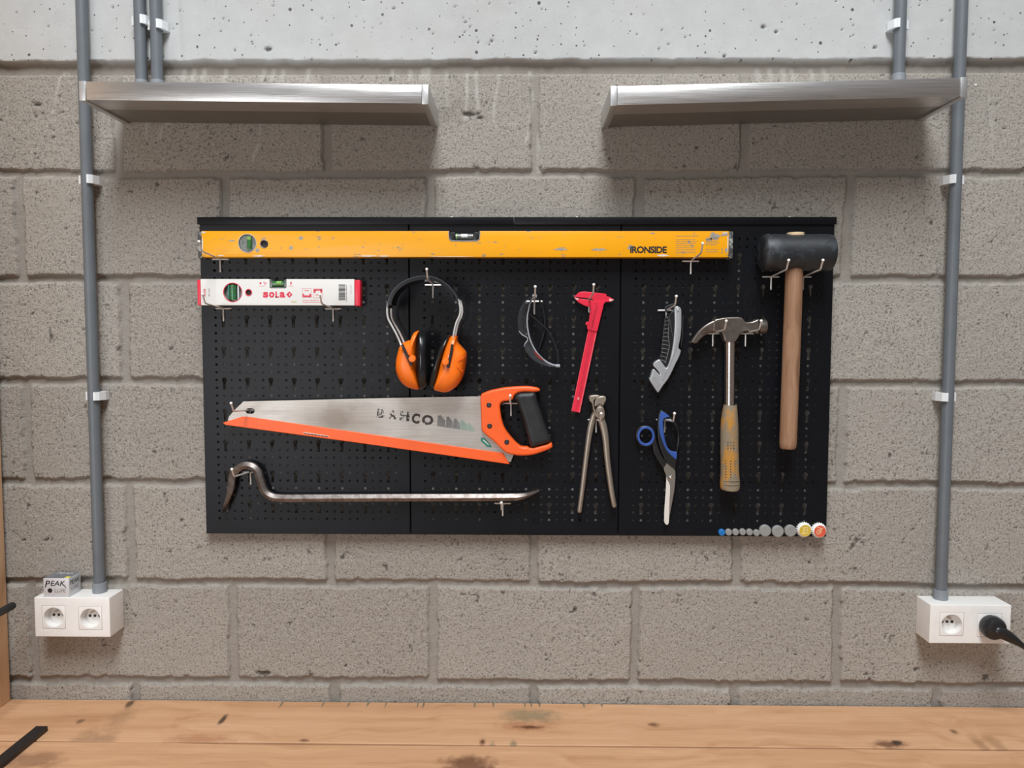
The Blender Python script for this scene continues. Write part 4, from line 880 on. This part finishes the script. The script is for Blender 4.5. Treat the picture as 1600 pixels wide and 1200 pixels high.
# ------------------------------------------------------------------ hand saw
zs = Zm(720, 590, 8); zst = Zm(330, 610, 6.957); zsb = Zm(560, 620, 7.273); SY = -0.0345
sw = empty('hand_saw', base_of([(348, 604), (862, 726)], SY), 'steel hand saw with orange handle, black grip and orange tooth guard', 'saw')
t = NT('worn_saw_steel'); f1 = t.noise(t.obj((2.5, 1, 140)), 3, 3, .6); f2 = t.noise(t.obj((1, 1, 2)), 12, 5, .6); f3 = t.noise(t.obj(), 260, 4, .75)
c = t.ramp(f1, [(.3, (.44, .41, .375)), (.7, (.58, .55, .51))]); c = t.mix(t.math('MULTIPLY', t.ramp(f2, [(.46, 0.), (.64, 1.)]), .4), c, (.36, .29, .23))
c = t.mix(t.math('MULTIPLY', t.ramp(f3, [(.66, 0.), (.70, 1.)]), t.math('MULTIPLY', t.ramp(f2, [(.4, 0.), (.6, 1.)]), .8)), c, (.06, .045, .035))
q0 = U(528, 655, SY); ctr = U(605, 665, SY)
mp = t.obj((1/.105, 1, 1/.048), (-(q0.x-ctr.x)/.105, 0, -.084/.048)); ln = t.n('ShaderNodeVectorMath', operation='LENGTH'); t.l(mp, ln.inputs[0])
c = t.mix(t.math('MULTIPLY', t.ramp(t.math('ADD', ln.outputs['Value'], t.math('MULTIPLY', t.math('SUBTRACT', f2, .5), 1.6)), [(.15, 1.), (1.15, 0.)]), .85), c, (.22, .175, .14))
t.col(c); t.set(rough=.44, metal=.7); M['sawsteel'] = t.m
bladepx = [(380.3, 627.2), (500, 624.4), (640, 621.2), (765, 619.0), (771, 626), (774, 650), (784, 676), (799, 697), (804, 706), (802.3, 711), (797.8, 722), (786, 719.5), (560, 684), (356, 657), (357.5, 651), (367.7, 639.5)]
slot = smooth_closed(zst([(372, 222), (385, 200), (425, 194), (465, 203), (473, 222), (462, 246), (425, 256), (386, 246)]), 3)
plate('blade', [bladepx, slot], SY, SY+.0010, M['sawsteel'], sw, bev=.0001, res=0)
plate('tooth_guard', [(347.8, 660.6), (355, 658.3), (379, 650.8), (387, 651.2), (560, 675.7), (700, 695.8), (786, 708), (796.3, 725.2), (792, 725), (720, 714.8), (560, 692.2), (352, 664.2)], SY-.0018, SY+.0028, M['orange'], sw, bev=.0012)
hp = smooth_closed(zs([(246, 232), (300, 188), (400, 155), (560, 125), (740, 112), (860, 112), (955, 128), (990, 150), (978, 172), (900, 183), (800, 180), (720, 192), (672, 225), (650, 272), (600, 292), (530, 302), (494, 340), (494, 420), (512, 530), (550, 640), (640, 760), (745, 860), (830, 868), (860, 882), (920, 878), (1000, 858), (1080, 838), (1128, 818), (1146, 850), (1130, 886), (1000, 940), (880, 972), (760, 980), (660, 970), (560, 940), (480, 868), (400, 790), (270, 676), (256, 580), (250, 400)]), 3)
hd = plate('handle', hp, SY-.0112, SY+.0110, M['orange'], sw, bev=.0042, res=4)
plate('grip', smooth_closed(zs([(672, 235), (700, 205), (750, 190), (840, 186), (930, 190), (962, 300), (1040, 540), (1095, 690), (1130, 785), (1060, 832), (990, 852), (920, 872), (872, 870), (830, 720), (760, 480), (715, 350), (690, 300), (668, 275)]), 3), SY-.0150, SY+.0113, M['blackrubber'], sw, bev=.0095, res=5)
for c in ((352, 343), (360, 605), (575, 806)):
    p = U(*zs([c])[0], SY-.0115); s_ = put('screw', *lathe_geo((p.x, SY-.0105, p.z), (0, -1, 0), [(0, .0047), (.0014, .0047), (.0018, .0040), (.0018, .0004)], 20), M['black'], sw)
    put('screw_slot', *join(box_geo(p.x-.0026, p.x+.0026, SY-.0125, SY-.0115, p.z-.0006, p.z+.0006), box_geo(p.x-.0006, p.x+.0006, SY-.0125, SY-.0115, p.z-.0026, p.z+.0026)), plain('screw_recess', (.09, .085, .08), .5), s_)
yb_ = SY
def wornink(name, thr, c):
    t = NT(name); f = t.noise(t.obj((1, 1, 1)), 190, 4, .7); tr = t.n('ShaderNodeBsdfTransparent'); ms = t.n('ShaderNodeMixShader'); out = t.t.nodes['Material Output']
    t.col(c); t.set(rough=.5, spec=.3); t.l(t.ramp(f, [(thr, 0.), (thr+.03, 1.)]), ms.inputs[0]); t.l(t.b.outputs[0], ms.inputs[1]); t.l(tr.outputs[0], ms.inputs[2]); t.l(ms.outputs[0], out.inputs[0]); return t.m
ltr = {}
for ch, bx in {'B': (206, 292, 240, 132), 'A': (335, 430, 253, 142), 'H': (467, 575, 273, 158), 'C': (600, 692, 305, 180), 'O': (716, 846, 320, 196)}.items():
    x0, x1, yb0, yt0 = bx; dy = (x1-x0)*.115
    a = U(*zsb([(x0, yb0-dy*.5)])[0], yb_); b = U(*zsb([(x1, yb0+dy*.5)])[0], yb_)
    ltr[ch] = lettering_geo(ch, a, b, (yb0-yt0-dy*.6)/7.273/sc(yb_), bold=.05)
put('lettering', *join(ltr['B'], ltr['A'], ltr['H']), wornink('faded_print', .50, (.05, .042, .04)), sw, 0)
put('lettering', *join(ltr['C'], ltr['O']), wornink('worn_print', .58, (.055, .045, .042)), sw, 0)
greyprint = plain('grey_saw_print', (.22, .225, .225), .5, 0, .15, 120); greenprint = wornink('worn_green_print', .60, (.26, .34, .29))
put('emblem', *join(*[plate_geo([zsb(q)], SY-.0002, SY+.0001, 0) for q in ([(903, 215), (938, 210), (988, 276), (988, 347), (893, 330)], [(994, 330), (1002, 228), (1027, 225), (1070, 285), (1066, 358), (990, 348)], [(1072, 340), (1087, 250), (1112, 248), (1150, 300), (1160, 372), (1072, 360)])]), greyprint, sw, 0)
put('emblem', *join(*[plate_geo([zsb(q)], SY-.0002, SY+.0001, 0) for q in ([(1158, 300), (1167, 266), (1192, 268), (1238, 318), (1246, 384), (1164, 372)], [(1246, 320), (1256, 286), (1318, 372), (1322, 395), (1250, 385)])]), greenprint, sw, 0)
put('green_label', *plate_geo([zs([(248, 760), (262, 750), (298, 752), (386, 858), (380, 872), (330, 868), (250, 792)]), zs([(275, 782), (345, 845), (352, 838), (290, 775)])], SY-.0002, SY+.0001, 0), M['teal'], sw, 0)
put('pale_label', *plate_geo([zs([(275, 782), (345, 845), (352, 838), (290, 775)])], SY-.0003, SY+.0001, 0), M['greenwhite'], sw, 0)
put('guard_label', *plate_geo([zst([(1006, 452), (1060, 458), (1272, 490), (1280, 508), (1000, 470)])], SY-.0020, SY-.0017, 0), plain('pale_orange_label', (.70, .42, .33), .5), sw, 0)
put('guard_print', *join(*[plate_geo([zst([(x, 463+(x-1010)*.142), (x+w_, 463+(x+w_-1010)*.142), (x+w_, 472+(x+w_-1010)*.142), (x, 472+(x-1010)*.142)])], SY-.0021, SY-.0019, 0) for x, w_ in ((1010, 26), (1042, 34), (1082, 30), (1118, 34), (1158, 30), (1194, 32), (1232, 36))]), M['ink'], sw, 0)

# ------------------------------------------------------------------ crowbar
zc = Zm(330, 710, 10.908); KY = -0.0330
kb = empty('crowbar', base_of([(347, 722), (843, 800)], KY), 'dark steel hexagonal crowbar with hooked end along the bottom left of the pegboard', 'crowbar')
t = NT('dark_forged_steel'); f = t.noise(t.obj(), 90, 5, .65); g_ = t.noise(t.obj(), 14, 3, .5)
c = t.mix(t.ramp(f, [(.4, 0.), (.62, 1.)]), (.145, .125, .116), (.275, .255, .243)); c = t.mix(t.math('MULTIPLY', g_, .5), c, (.13, .09, .078)); t.col(c); t.set(rough=.42, metal=.75); t.bump(f, .2, .0006); M['forged'] = t.m
hk = smooth_open([np.array(zc([q])[0]) for q in ((203, 990), (240, 880), (292, 745), (335, 610), (352, 490), (366, 380), (425, 275), (515, 205), (615, 182), (720, 212), (795, 290), (830, 395), (868, 530), (925, 640), (1010, 705), (1120, 735), (1300, 742), (1418, 742))], 4)
rest = [np.array(q) for q in ((520, 777.6), (600, 777.2), (700, 777.0), (790, 776.6), (808, 776.2), (820, 774.3), (832, 770.3), (842.5, 766.0))]
pth = hk+rest; rad = []
for i, q in enumerate(pth):
    if i < 14: u_ = i/14; rad.append((.0009+.0062*u_**.8, .0110-.0028*u_))
    elif i >= len(pth)-4: u_ = (len(pth)-1-i)/3; rad.append((.0016+.0062*u_, .0105-.0022*u_))
    else: rad.append((.0080 if i > 40 else .0071+.0009*min(1, (i-14)/20), .0082))
tube('bar', [U(q[0], q[1], KY) for q in pth], rad, M['forged'], kb, n=6, ref=(0, 1, 0), smooth=25, phase=math.pi/6)

# ------------------------------------------------------------------ pincers
zp = Zm(890, 600, 5.4545); NY = -0.0325
pn = empty('pincers', base_of([(901, 617), (965, 801)], NY), 'old steel pincers hanging open right of the saw handle', 'pincers')
M['pincer'] = worn('tarnished_steel', (.40, .345, .285), (.22, .17, .13), .60, .70, 90, .40, (1, 1, .3), .75)
def arm(pts, ws, y0, sgn):
    P = smooth_open([np.array(zp([q])[0]) for q in pts], 5); n = len(P)
    R = [(float(np.interp(i/(n-1)*(len(ws)-1), range(len(ws)), ws))/2/5.4545/sc(NY), .0046) for i in range(n)]
    return tube_geo([U(q[0], q[1], y0) for q in P], R, n=12, ref=(0, 1, 0), roundcap=True)
put('arm', *join(arm([(84, 1080), (108, 900), (138, 650), (165, 450), (186, 340), (215, 250), (245, 195)], [40, 42, 44, 50, 56, 52, 44], NY+.002, 1), plate_geo([smooth_closed(zp([(232, 185), (262, 172), (286, 185), (300, 160), (312, 138), (308, 108), (268, 104), (228, 120), (216, 150), (214, 180), (220, 200)]), 2)], NY-.012, NY+.0085, .0016)), M['pincer'], pn, 50)
put('arm', *join(arm([(380, 1035), (355, 900), (322, 650), (308, 480), (290, 370), (262, 285), (235, 220)], [42, 46, 50, 56, 62, 62, 48], NY-.002, -1), plate_geo([smooth_closed(zp([(168, 112), (190, 98), (240, 96), (262, 104), (228, 122), (208, 142), (210, 190), (222, 235), (252, 276), (238, 288), (214, 262), (200, 215), (192, 165), (174, 150)]), 2)], NY-.0125, NY+.0080, .0016),
    plate_geo([smooth_closed(zp([(236, 190), (262, 176), (286, 190), (300, 240), (296, 290), (264, 300), (240, 270), (228, 230)]), 2)], NY-.0095, NY+.002, .0016)), M['pincer'], pn, 50)
p = U(*zp([(256, 217)])[0], NY); put('rivet', *lathe_geo((p.x, NY-.0085, p.z), (0, -1, 0), [(0, .0058), (.0030, .0056), (.0038, .0046), (.0041, .001)], 20), M['pincer'], pn)

# ------------------------------------------------------------------ utility knife
zk = Zm(1000, 460, 7.5); UY = -0.0350
uk = empty('utility_knife', base_of([(1015, 478), (1068, 614)], UY), 'silver and black folding utility knife hanging from a hook left of the hammer', 'knife')
plate('grip', smooth_closed(zk([(300, 250), (330, 262), (345, 320), (340, 240), (405, 185), (412, 300), (408, 420), (395, 560), (376, 690), (314, 872), (235, 752), (222, 742), (245, 680), (252, 600), (262, 500), (272, 400), (284, 300)]), 2), UY+.0015, UY+.0115, M['black'], uk, bev=.0018)
kb_ = plate('body', smooth_closed(zk([(404, 185), (412, 152), (440, 136), (474, 155), (487, 190), (488, 300), (485, 420), (470, 540), (452, 622), (474, 648), (480, 672), (458, 740), (420, 812), (380, 900), (332, 990), (275, 1066), (246, 1110), (215, 1151), (185, 1118), (112, 1000), (124, 970), (150, 882), (174, 880), (200, 908), (236, 944), (226, 915), (190, 870), (160, 842), (166, 800), (218, 766), (238, 768), (290, 842), (312, 860), (342, 800), (372, 680), (391, 560), (404, 420), (408, 300)]), 2), UY-.0018, UY+.0125, M['silver'], uk, bev=.0020, res=3)
plate('raised_spine', smooth_closed(zk([(425, 190), (440, 165), (460, 172), (470, 200), (471, 300), (466, 420), (450, 540), (425, 640), (392, 740), (340, 860), (290, 960), (262, 1010), (270, 990), (330, 850), (372, 730), (400, 620), (418, 500), (426, 400), (428, 300)]), 2), UY-.0028, UY, M['silver'], uk, bev=.0009)
put('side_lever', *plate_geo([smooth_closed(zk([(498, 300), (500, 260), (508, 244), (520, 244), (512, 290), (512, 400), (505, 500), (490, 600), (476, 620), (486, 520), (492, 420)]), 2)], UY+.003, UY+.010, .001), M['black'], uk)
rg = []
for k in range(12):
    u_ = k/11; xa = 300-62*u_; ya = 275+490*u_; xb = 338-30*max(0, u_-.75)*4; yb2 = ya-14+46*u_
    rg.append(tube_geo(px3([(xa, ya, UY+.0010), ((xa+xb)/2, (ya+yb2)/2-6, UY+.0004), (xb, yb2, UY+.0010)], zk), .00055, n=6))
rg.append(tube_geo(px3([(296, 245, UY+.001), (338, 292, UY+.001), (340, 350, UY+.001), (330, 470, UY+.001), (346, 600, UY+.001), (320, 720, UY+.001), (292, 806, UY+.001), (262, 770, UY+.001)], zk), .0006, n=6))
put('grip_ridge', *join(*rg), M['ridge'], uk)
put('groove', *join(*[plate_geo([zk([(a, b), (a+8, b-4), (c+8, d-4), (c, d)])], UY-.0020, UY-.0016, 0) for a, b, c, d in ((150, 972, 225, 1085), (135, 990, 208, 1102), (168, 968, 236, 1072))]), plain('fine_groove', (.34, .34, .34), .5, .3), uk, 0)
tube('belt_clip', smooth_open(px3([(412, 112, UY+.004), (395, 112, UY+.003), (350, 128, UY+.002), (305, 148, UY+.002), (294, 172, UY+.003), (312, 205, UY+.005), (335, 235, UY+.006)], zk), 4), [(.0011, .004)]*25, plain('dull_clip', (.10, .105, .11), .35, .3), uk, n=10, ref=(0, 1, 0))
put('clip_plate', *plate_geo([zk([(395, 110), (415, 105), (420, 150), (404, 172)])], UY+.001, UY+.009, .0008), plain('dull_clip_plate', (.14, .145, .15), .35, .3), uk)
p = U(*zk([(441, 202)])[0], UY); put('pin', *lathe_geo((p.x, UY-.0024, p.z), (0, -1, 0), [(0, .0012), (.0006, .001)], 12), M['black'], uk)

# ------------------------------------------------------------------ scissors
zx = Zm(980, 630, 6.0); XY = -0.0320
sx = empty('scissors', base_of([(993, 640), (1063, 820)], XY), 'blue and black handled scissors hanging point down', 'scissors')
plate('blade', smooth_closed(zx([(340, 605), (352, 545), (376, 562), (412, 592), (446, 622), (452, 660), (450, 740), (440, 830), (420, 940), (398, 1060), (388, 1125), (374, 1140), (380, 1000), (392, 850), (372, 725), (362, 668)]), 2), XY-.0022, XY-.0002, M['blade'], sx, bev=.0005)
plate('blade', smooth_closed(zx([(368, 690), (376, 720), (402, 775), (398, 900), (392, 1100), (386, 1130), (374, 1141), (356, 1130), (346, 1095), (350, 985), (360, 840)]), 2), XY-.0027, XY-.0018, M['bladelight'], sx, bev=.0005)  # second blade, in a paler steel colour than the first
p = U(*zx([(412, 690)])[0], XY); put('pivot_screw', *lathe_geo((p.x, XY-.0021, p.z), (0, -1, 0), [(0, .0035), (.0012, .0034), (.0019, .002), (.0020, .0005)], 18), M['chrome'], sx)
loop_in = smooth_closed(zx([(340, 165), (352, 145), (392, 136), (430, 160), (460, 218), (474, 300), (466, 400), (455, 452), (414, 442), (380, 408), (356, 330), (343, 250)]), 3)
plate('large_handle', [smooth_closed(zx([(286, 290), (284, 200), (294, 110), (314, 66), (346, 76), (400, 120), (442, 168), (476, 230), (492, 310), (490, 380), (472, 450), (466, 520), (458, 590), (450, 618), (412, 592), (374, 556), (330, 480), (296, 380)]), 3), loop_in], XY-.0050, XY+.0048, M['black'], sx, bev=.0022, res=3)
plate('large_handle_insert', smooth_closed(zx([(302, 150), (310, 95), (325, 78), (348, 86), (398, 126), (352, 142), (338, 165), (341, 250), (354, 332), (378, 412), (412, 446), (456, 457), (468, 466), (462, 528), (430, 508), (372, 448), (334, 372), (306, 282), (298, 200)]), 3), XY-.0062, XY-.0020, M['blue'], sx, bev=.0016, res=3)
sc_ = (177, 310)
plate('small_handle', [smooth_closed(zx([(80, 310), (90, 255), (122, 222), (175, 210), (225, 222), (258, 258), (268, 310), (286, 390), (320, 478), (350, 530), (372, 556), (340, 606), (310, 570), (268, 500), (246, 450), (240, 392), (215, 405), (170, 408), (120, 385), (92, 352)]), 3), circ(*zx([sc_])[0], 62/6, 72/6, 32)], XY-.0046, XY+.0050, M['black'], sx, bev=.0022, res=3)
plate('small_handle_insert', [circ(*zx([sc_])[0], 82/6, 93/6, 36), circ(*zx([sc_])[0], 60/6, 70/6, 36)], XY-.0060, XY+.0030, M['blue'], sx, bev=.0012, res=3)

# ------------------------------------------------------------------ claw hammer
zh = Zm(1000, 460, 6.668); zhh = Zm(1100, 480, 4.0); HY = -0.0385
hm = empty('claw_hammer', base_of([(1080, 495), (1199, 766)], HY), 'claw hammer with steel shaft and dirty yellow rubber grip', 'hammer')
t = NT('hammer_steel'); f = t.noise(t.obj(), 120, 5, .65); g_ = t.noise(t.obj(), 25, 4, .6)
c = t.mix(f, (.12, .10, .086), (.33, .295, .265)); c = t.mix(t.ramp(g_, [(.52, 0.), (.68, .8)]), c, (.15, .105, .08)); t.col(c); t.set(rough=.34, metal=.85); t.bump(f, .15, .0005); M['hsteel'] = t.m
headp = smooth_closed(zh([(770, 275), (830, 250), (900, 238), (1000, 234), (1060, 240), (1086, 262), (1102, 284), (1150, 286), (1195, 274), (1230, 258), (1240, 262), (1245, 330), (1240, 410), (1215, 404), (1170, 386), (1110, 388), (1062, 404), (1035, 440), (1010, 480), (985, 497), (892, 495), (872, 450), (852, 400), (800, 384), (760, 392)]), 3)
gs = [plate_geo([headp], HY-.0125, HY+.0125, .0030, 4)]
claw = smooth_closed(zh([(536, 494), (562, 448), (620, 370), (700, 306), (770, 272), (860, 245), (900, 262), (880, 330), (800, 384), (760, 392), (720, 406), (660, 442), (605, 498), (580, 513)]), 2)
gs += [plate_geo([claw], HY-.0120, HY-.0020, .003, 3), plate_geo([claw], HY+.0020, HY+.0120, .003, 3)]
a = U(*zh([(1232, 336)])[0], HY)
gs.append(lathe_geo((a.x, HY, a.z), (1, 0, 0), [(0, .0116), (.0012, .0137), (.0125, .0139), (.0142, .0130), (.0146, .0004)], 28))
put('head', *join(*gs), M['hsteel'], hm, 40)
a = U(1140.5, 530, HY); b = U(1139.8, 640, HY); b = Vector((a.x+(b.x-a.x), HY, b.z))
tube('shaft', [tuple(a), tuple((a+b)/2), tuple(b)], .0095, M['chrome'], hm, n=28, ref=(0, 1, 0))
t = NT('dirty_yellow_rubber'); f = t.noise(t.obj((1, 1, .6)), 34, 5, .62); g_ = t.noise(t.obj(), 200, 3, .6)
c = t.mix(t.ramp(f, [(.40, 0.), (.53, 1.)]), (.50, .235, .035), (.255, .21, .145)); c = t.mix(t.math('MULTIPLY', g_, .35), c, (.16, .12, .08)); t.col(c); t.set(rough=.75, spec=.25); t.bump(g_, .35, .0008); M['gripyellow'] = t.m
gp = [(124, 205, 612), (116, 208, 650), (108, 211, 700), (104, 214, 760), (103, 214, 830), (103, 215, 900), (104, 217, 960), (104, 218, 1020), (102, 221, 1070), (101, 223, 1105), (103, 222, 1130), (110, 214, 1142)]
P, Rr = [], []
for l_, r_, y_ in gp:
    q = zhh([((l_+r_)/2, y_)])[0]; P.append(U(q[0], q[1], HY)); rw = (r_-l_)/4/2/sc(HY); Rr.append((rw, rw*1.0 if rw < .0125 else min(rw, .0158)))
P = [Vector((p.x, HY, p.z)) for p in P]
tube('rubber_grip', smooth_open([tuple(p) for p in P], 4), [tuple(x) for x in smooth_open(Rr, 4)], M['gripyellow'], hm, n=32, ref=(0, 1, 0), smooth=60)
gh = []
for r_ in range(7):
    for c_ in range(3):
        q = zhh([(140+c_*27, 962+r_*17)])[0]; p = U(q[0], q[1], HY-.0155); dx = p.x-P[6].x
        yy = HY-math.sqrt(max(1e-9, 1-(dx/.0168)**2))*.0158; gh.append(lathe_geo((p.x, yy+.0006, p.z), (0, -1, 0), [(0, .0011), (.0009, .0010)], 8))
for r_ in range(3):
    for c_ in range(3):
        q = zhh([(150+c_*18, 845+r_*18)])[0]; p = U(q[0], q[1], HY-.0155); gh.append(lathe_geo((p.x, HY-.0155, p.z), (0, -1, 0), [(0, .0009), (.0009, .0008)], 8))
put('grip_dimple', *join(*gh), M['dark'], hm, 0)
put('grip_rib', *join(*[tube_geo([tuple(Vector((P[9].x+math.sin(a_)*.0176, HY-math.cos(a_)*.0164, U(1140, z_, HY).z))) for a_ in np.linspace(-1.15, 1.15, 12)], .0009, n=6, ref=(0, 0, 1)) for z_ in (749.5, 755.5)]), M['gripyellow'], hm)

# ------------------------------------------------------------------ rubber mallet
MY = -0.0605
ml = empty('rubber_mallet', base_of([(1178, 361), (1306, 702)], MY), 'black rubber mallet with a long wooden handle at the upper right of the pegboard', 'mallet')
M['malrub'] = worn('scuffed_black_rubber', (.016, .0185, .022), (.055, .065, .075), .50, .66, 26, .46, (1, 1, 1), 0, .5, .25)
cz = U(1241, 394.8, MY).z; xa = .4385; xb = .5690; R_ = .0338
prof = [(0, .0005), (.0003, R_*.78), (.0016, R_*.90), (.0044, R_*.965), (.0100, R_*.997), (.03, R_), (.0660, R_*.975)]
L = xb-xa; prof = prof+[(L-t_, r_) for t_, r_ in prof[::-1][1:]]
hdm = put('head', *lathe_geo((xa, MY, cz), (1, 0, 0), prof, 48), M['malrub'], ml, 50)
gs = []
rs = random.Random(2)
for k in range(26):
    a_ = math.radians(95+rs.uniform(0, 95)); u_ = xa+rs.uniform(.005, .012); gs.append(lathe_geo((u_, MY+math.cos(a_)*(R_*.982), cz+math.sin(a_)*(R_*.982)), (0, math.cos(a_), math.sin(a_)), [(0, rs.uniform(.0007, .0014)), (.0011, .0005)], 7))
put('nick', *join(*gs), plain('grey_nick', (.075, .08, .085), .6), hdm, 0)
M['ash'] = woodmat('ash_handle', (.30, .165, .095), (.40, .24, .15), (.17, .085, .045), 2, (), .7, 1.6)
M['ashend'] = plain('pale_end_grain', (.72, .55, .33), .6, 0, .08, 120)
a = U(1241, 425, MY); b = U(1231, 701, MY); tx = a.x+(a.x-b.x)*(.052/(a.z-b.z))
ztop = cz+R_+.0020
hp_ = [(tx-.0004, ztop-.004, .0150), (a.x, a.z, .0157), ((a.x*2+b.x)/3, (a.z*2+b.z)/3, .0160), ((a.x+2*b.x)/3, (a.z+2*b.z)/3, .0158), (b.x+.0001, b.z+.012, .0156), (b.x, b.z+.003, .0148), (b.x, b.z, .0128)]
tube('handle', [(x, MY, z) for x, z, r in hp_], [(r, r) for x, z, r in hp_], M['ash'], ml, n=36, ref=(0, 1, 0), smooth=50)
put('handle_end', *lathe_geo((tx, MY, ztop-.0050), (0, 0, 1), [(0, .0155), (.0045, .0158), (.0052, .0150)], 32), M['ashend'], ml)

# ------------------------------------------------------------------ magnets and crown caps along the lower edge
def magnet(px, py, rad, th, mat, label, group):
    p = U(px, py, BY-th); o = lathe('magnet', (p.x, BY-.0003, p.z), (0, -1, 0), [(0, rad), (th-.0012, rad), (th-.0003, rad-.0008), (th-.0003, rad-.0016), (th, rad-.0020), (th, .0004)], mat, None, 32)
    tag(o, label, 'magnet', group); return o
magnet(1128.3, 832.3, .0064, .0065, M['bluemag'], 'small round blue magnet at the left end of the magnet row on the pegboard', 'small round magnets')
for i, (px, py) in enumerate(((1139, 832), (1149.8, 831.8), (1160.8, 831.6), (1171.8, 831.9), (1182.6, 833))):
    magnet(px, py, .0063, .0065, M['magnet'], ['first small grey magnet, touching the blue one', 'second small grey magnet to the right of the blue one', 'middle one of the five small grey magnets', 'fourth small grey magnet to the right of the blue one', 'small grey magnet touching the first large grey magnet, sitting slightly lower'][i], 'small round magnets')
for i, (px, py) in enumerate(((1196, 829.6), (1215.8, 830.6), (1235.6, 829.8))):
    magnet(px, py, .0113, .0068, M['magnet'], ['leftmost of the three large grey magnets', 'middle one of the three large grey magnets', 'large grey magnet touching the yellow crown cap'][i], 'large round magnets')
def crown(px, py, face, ch, label):
    TH = .0085; p = U(px, py, BY-TH); n = 63; vs, fs = [], []
    prof = [(0, .0146, .0009), (.0030, .0140, .0007), (.0060, .0130, .0003), (.0078, .0122, 0), (.0085, .0108, 0), (.0085, .0004, 0)]
    for t_, r, w_ in prof:
        for k in range(n*2):
            a_ = math.pi*k/n; rr = r+w_*math.cos(21*a_); vs.append(Vector((p.x+math.cos(a_)*rr, BY-.0003-t_, p.z+math.sin(a_)*rr)))
    m = n*2
    for i in range(len(prof)-1):
        for k in range(m): fs.append((i*m+k, i*m+(k+1) % m, (i+1)*m+(k+1) % m, (i+1)*m+k))
    rt = empty('crown_cap', (p.x, BY, p.z-.0150), label, 'bottle cap', 'crown cap magnets')
    put('skirt', vs, fs, M['crown'], rt, 50)
    put('printed_face', *lathe_geo((p.x, BY-.0003-.0085, p.z), (0, -1, 0), [(0, .0112), (.0004, .0110), (.0004, .0003)], 36), face, rt)
    if ch == 'B':
        st = [[(-.0075, -.0050), (-.0045, -.0062), (0, -.0058), (.0042, -.0040), (.0052, -.0012), (.0028, .0006), (.0012, .0006)], [(.0014, .0004), (.0046, .0028), (.0040, .0056), (.0008, .0064), (-.0030, .0052), (-.0052, .0060), (-.0064, .0072)], [(.0000, .0058), (-.0004, .0010), (-.0012, -.0030), (-.0036, -.0050), (-.0058, -.0044)], [(-.0026, .0050), (-.0030, .001), (-.0036, -.002)]]
    else:
        st = [[(-.0062, .0058), (-.0046, .0074), (-.0018, .0070), (.0018, .0058), (.0060, .0064)], [(.0016, .0058), (.0004, .0020), (-.0002, -.0022), (-.0018, -.0052), (-.0046, -.0060), (-.0062, -.0030), (-.0056, .0008), (-.0036, .0036)], [(.0030, .0046), (.0024, .0006), (.0016, -.0036)], [(-.0016, .0046), (-.0022, .0004), (-.0024, -.003)]]
    put('monogram', *join(*[tube_geo([(p.x+q[0], BY-.0092, p.z+q[1]) for q in smooth_open(s_, 4)], [(.00042, .00025)]*(4*(len(s_)-1)+1), n=6, ref=(0, 1, 0)) for s_ in st]), M['cream'], rt)
crown(1258, 829, M['yellowcap'], 'B', 'white crown cap with a yellow face and a script B')
crown(1281.3, 830, M['redcap'], 'T', 'white crown cap with a red face and a script T at the pegboard corner')
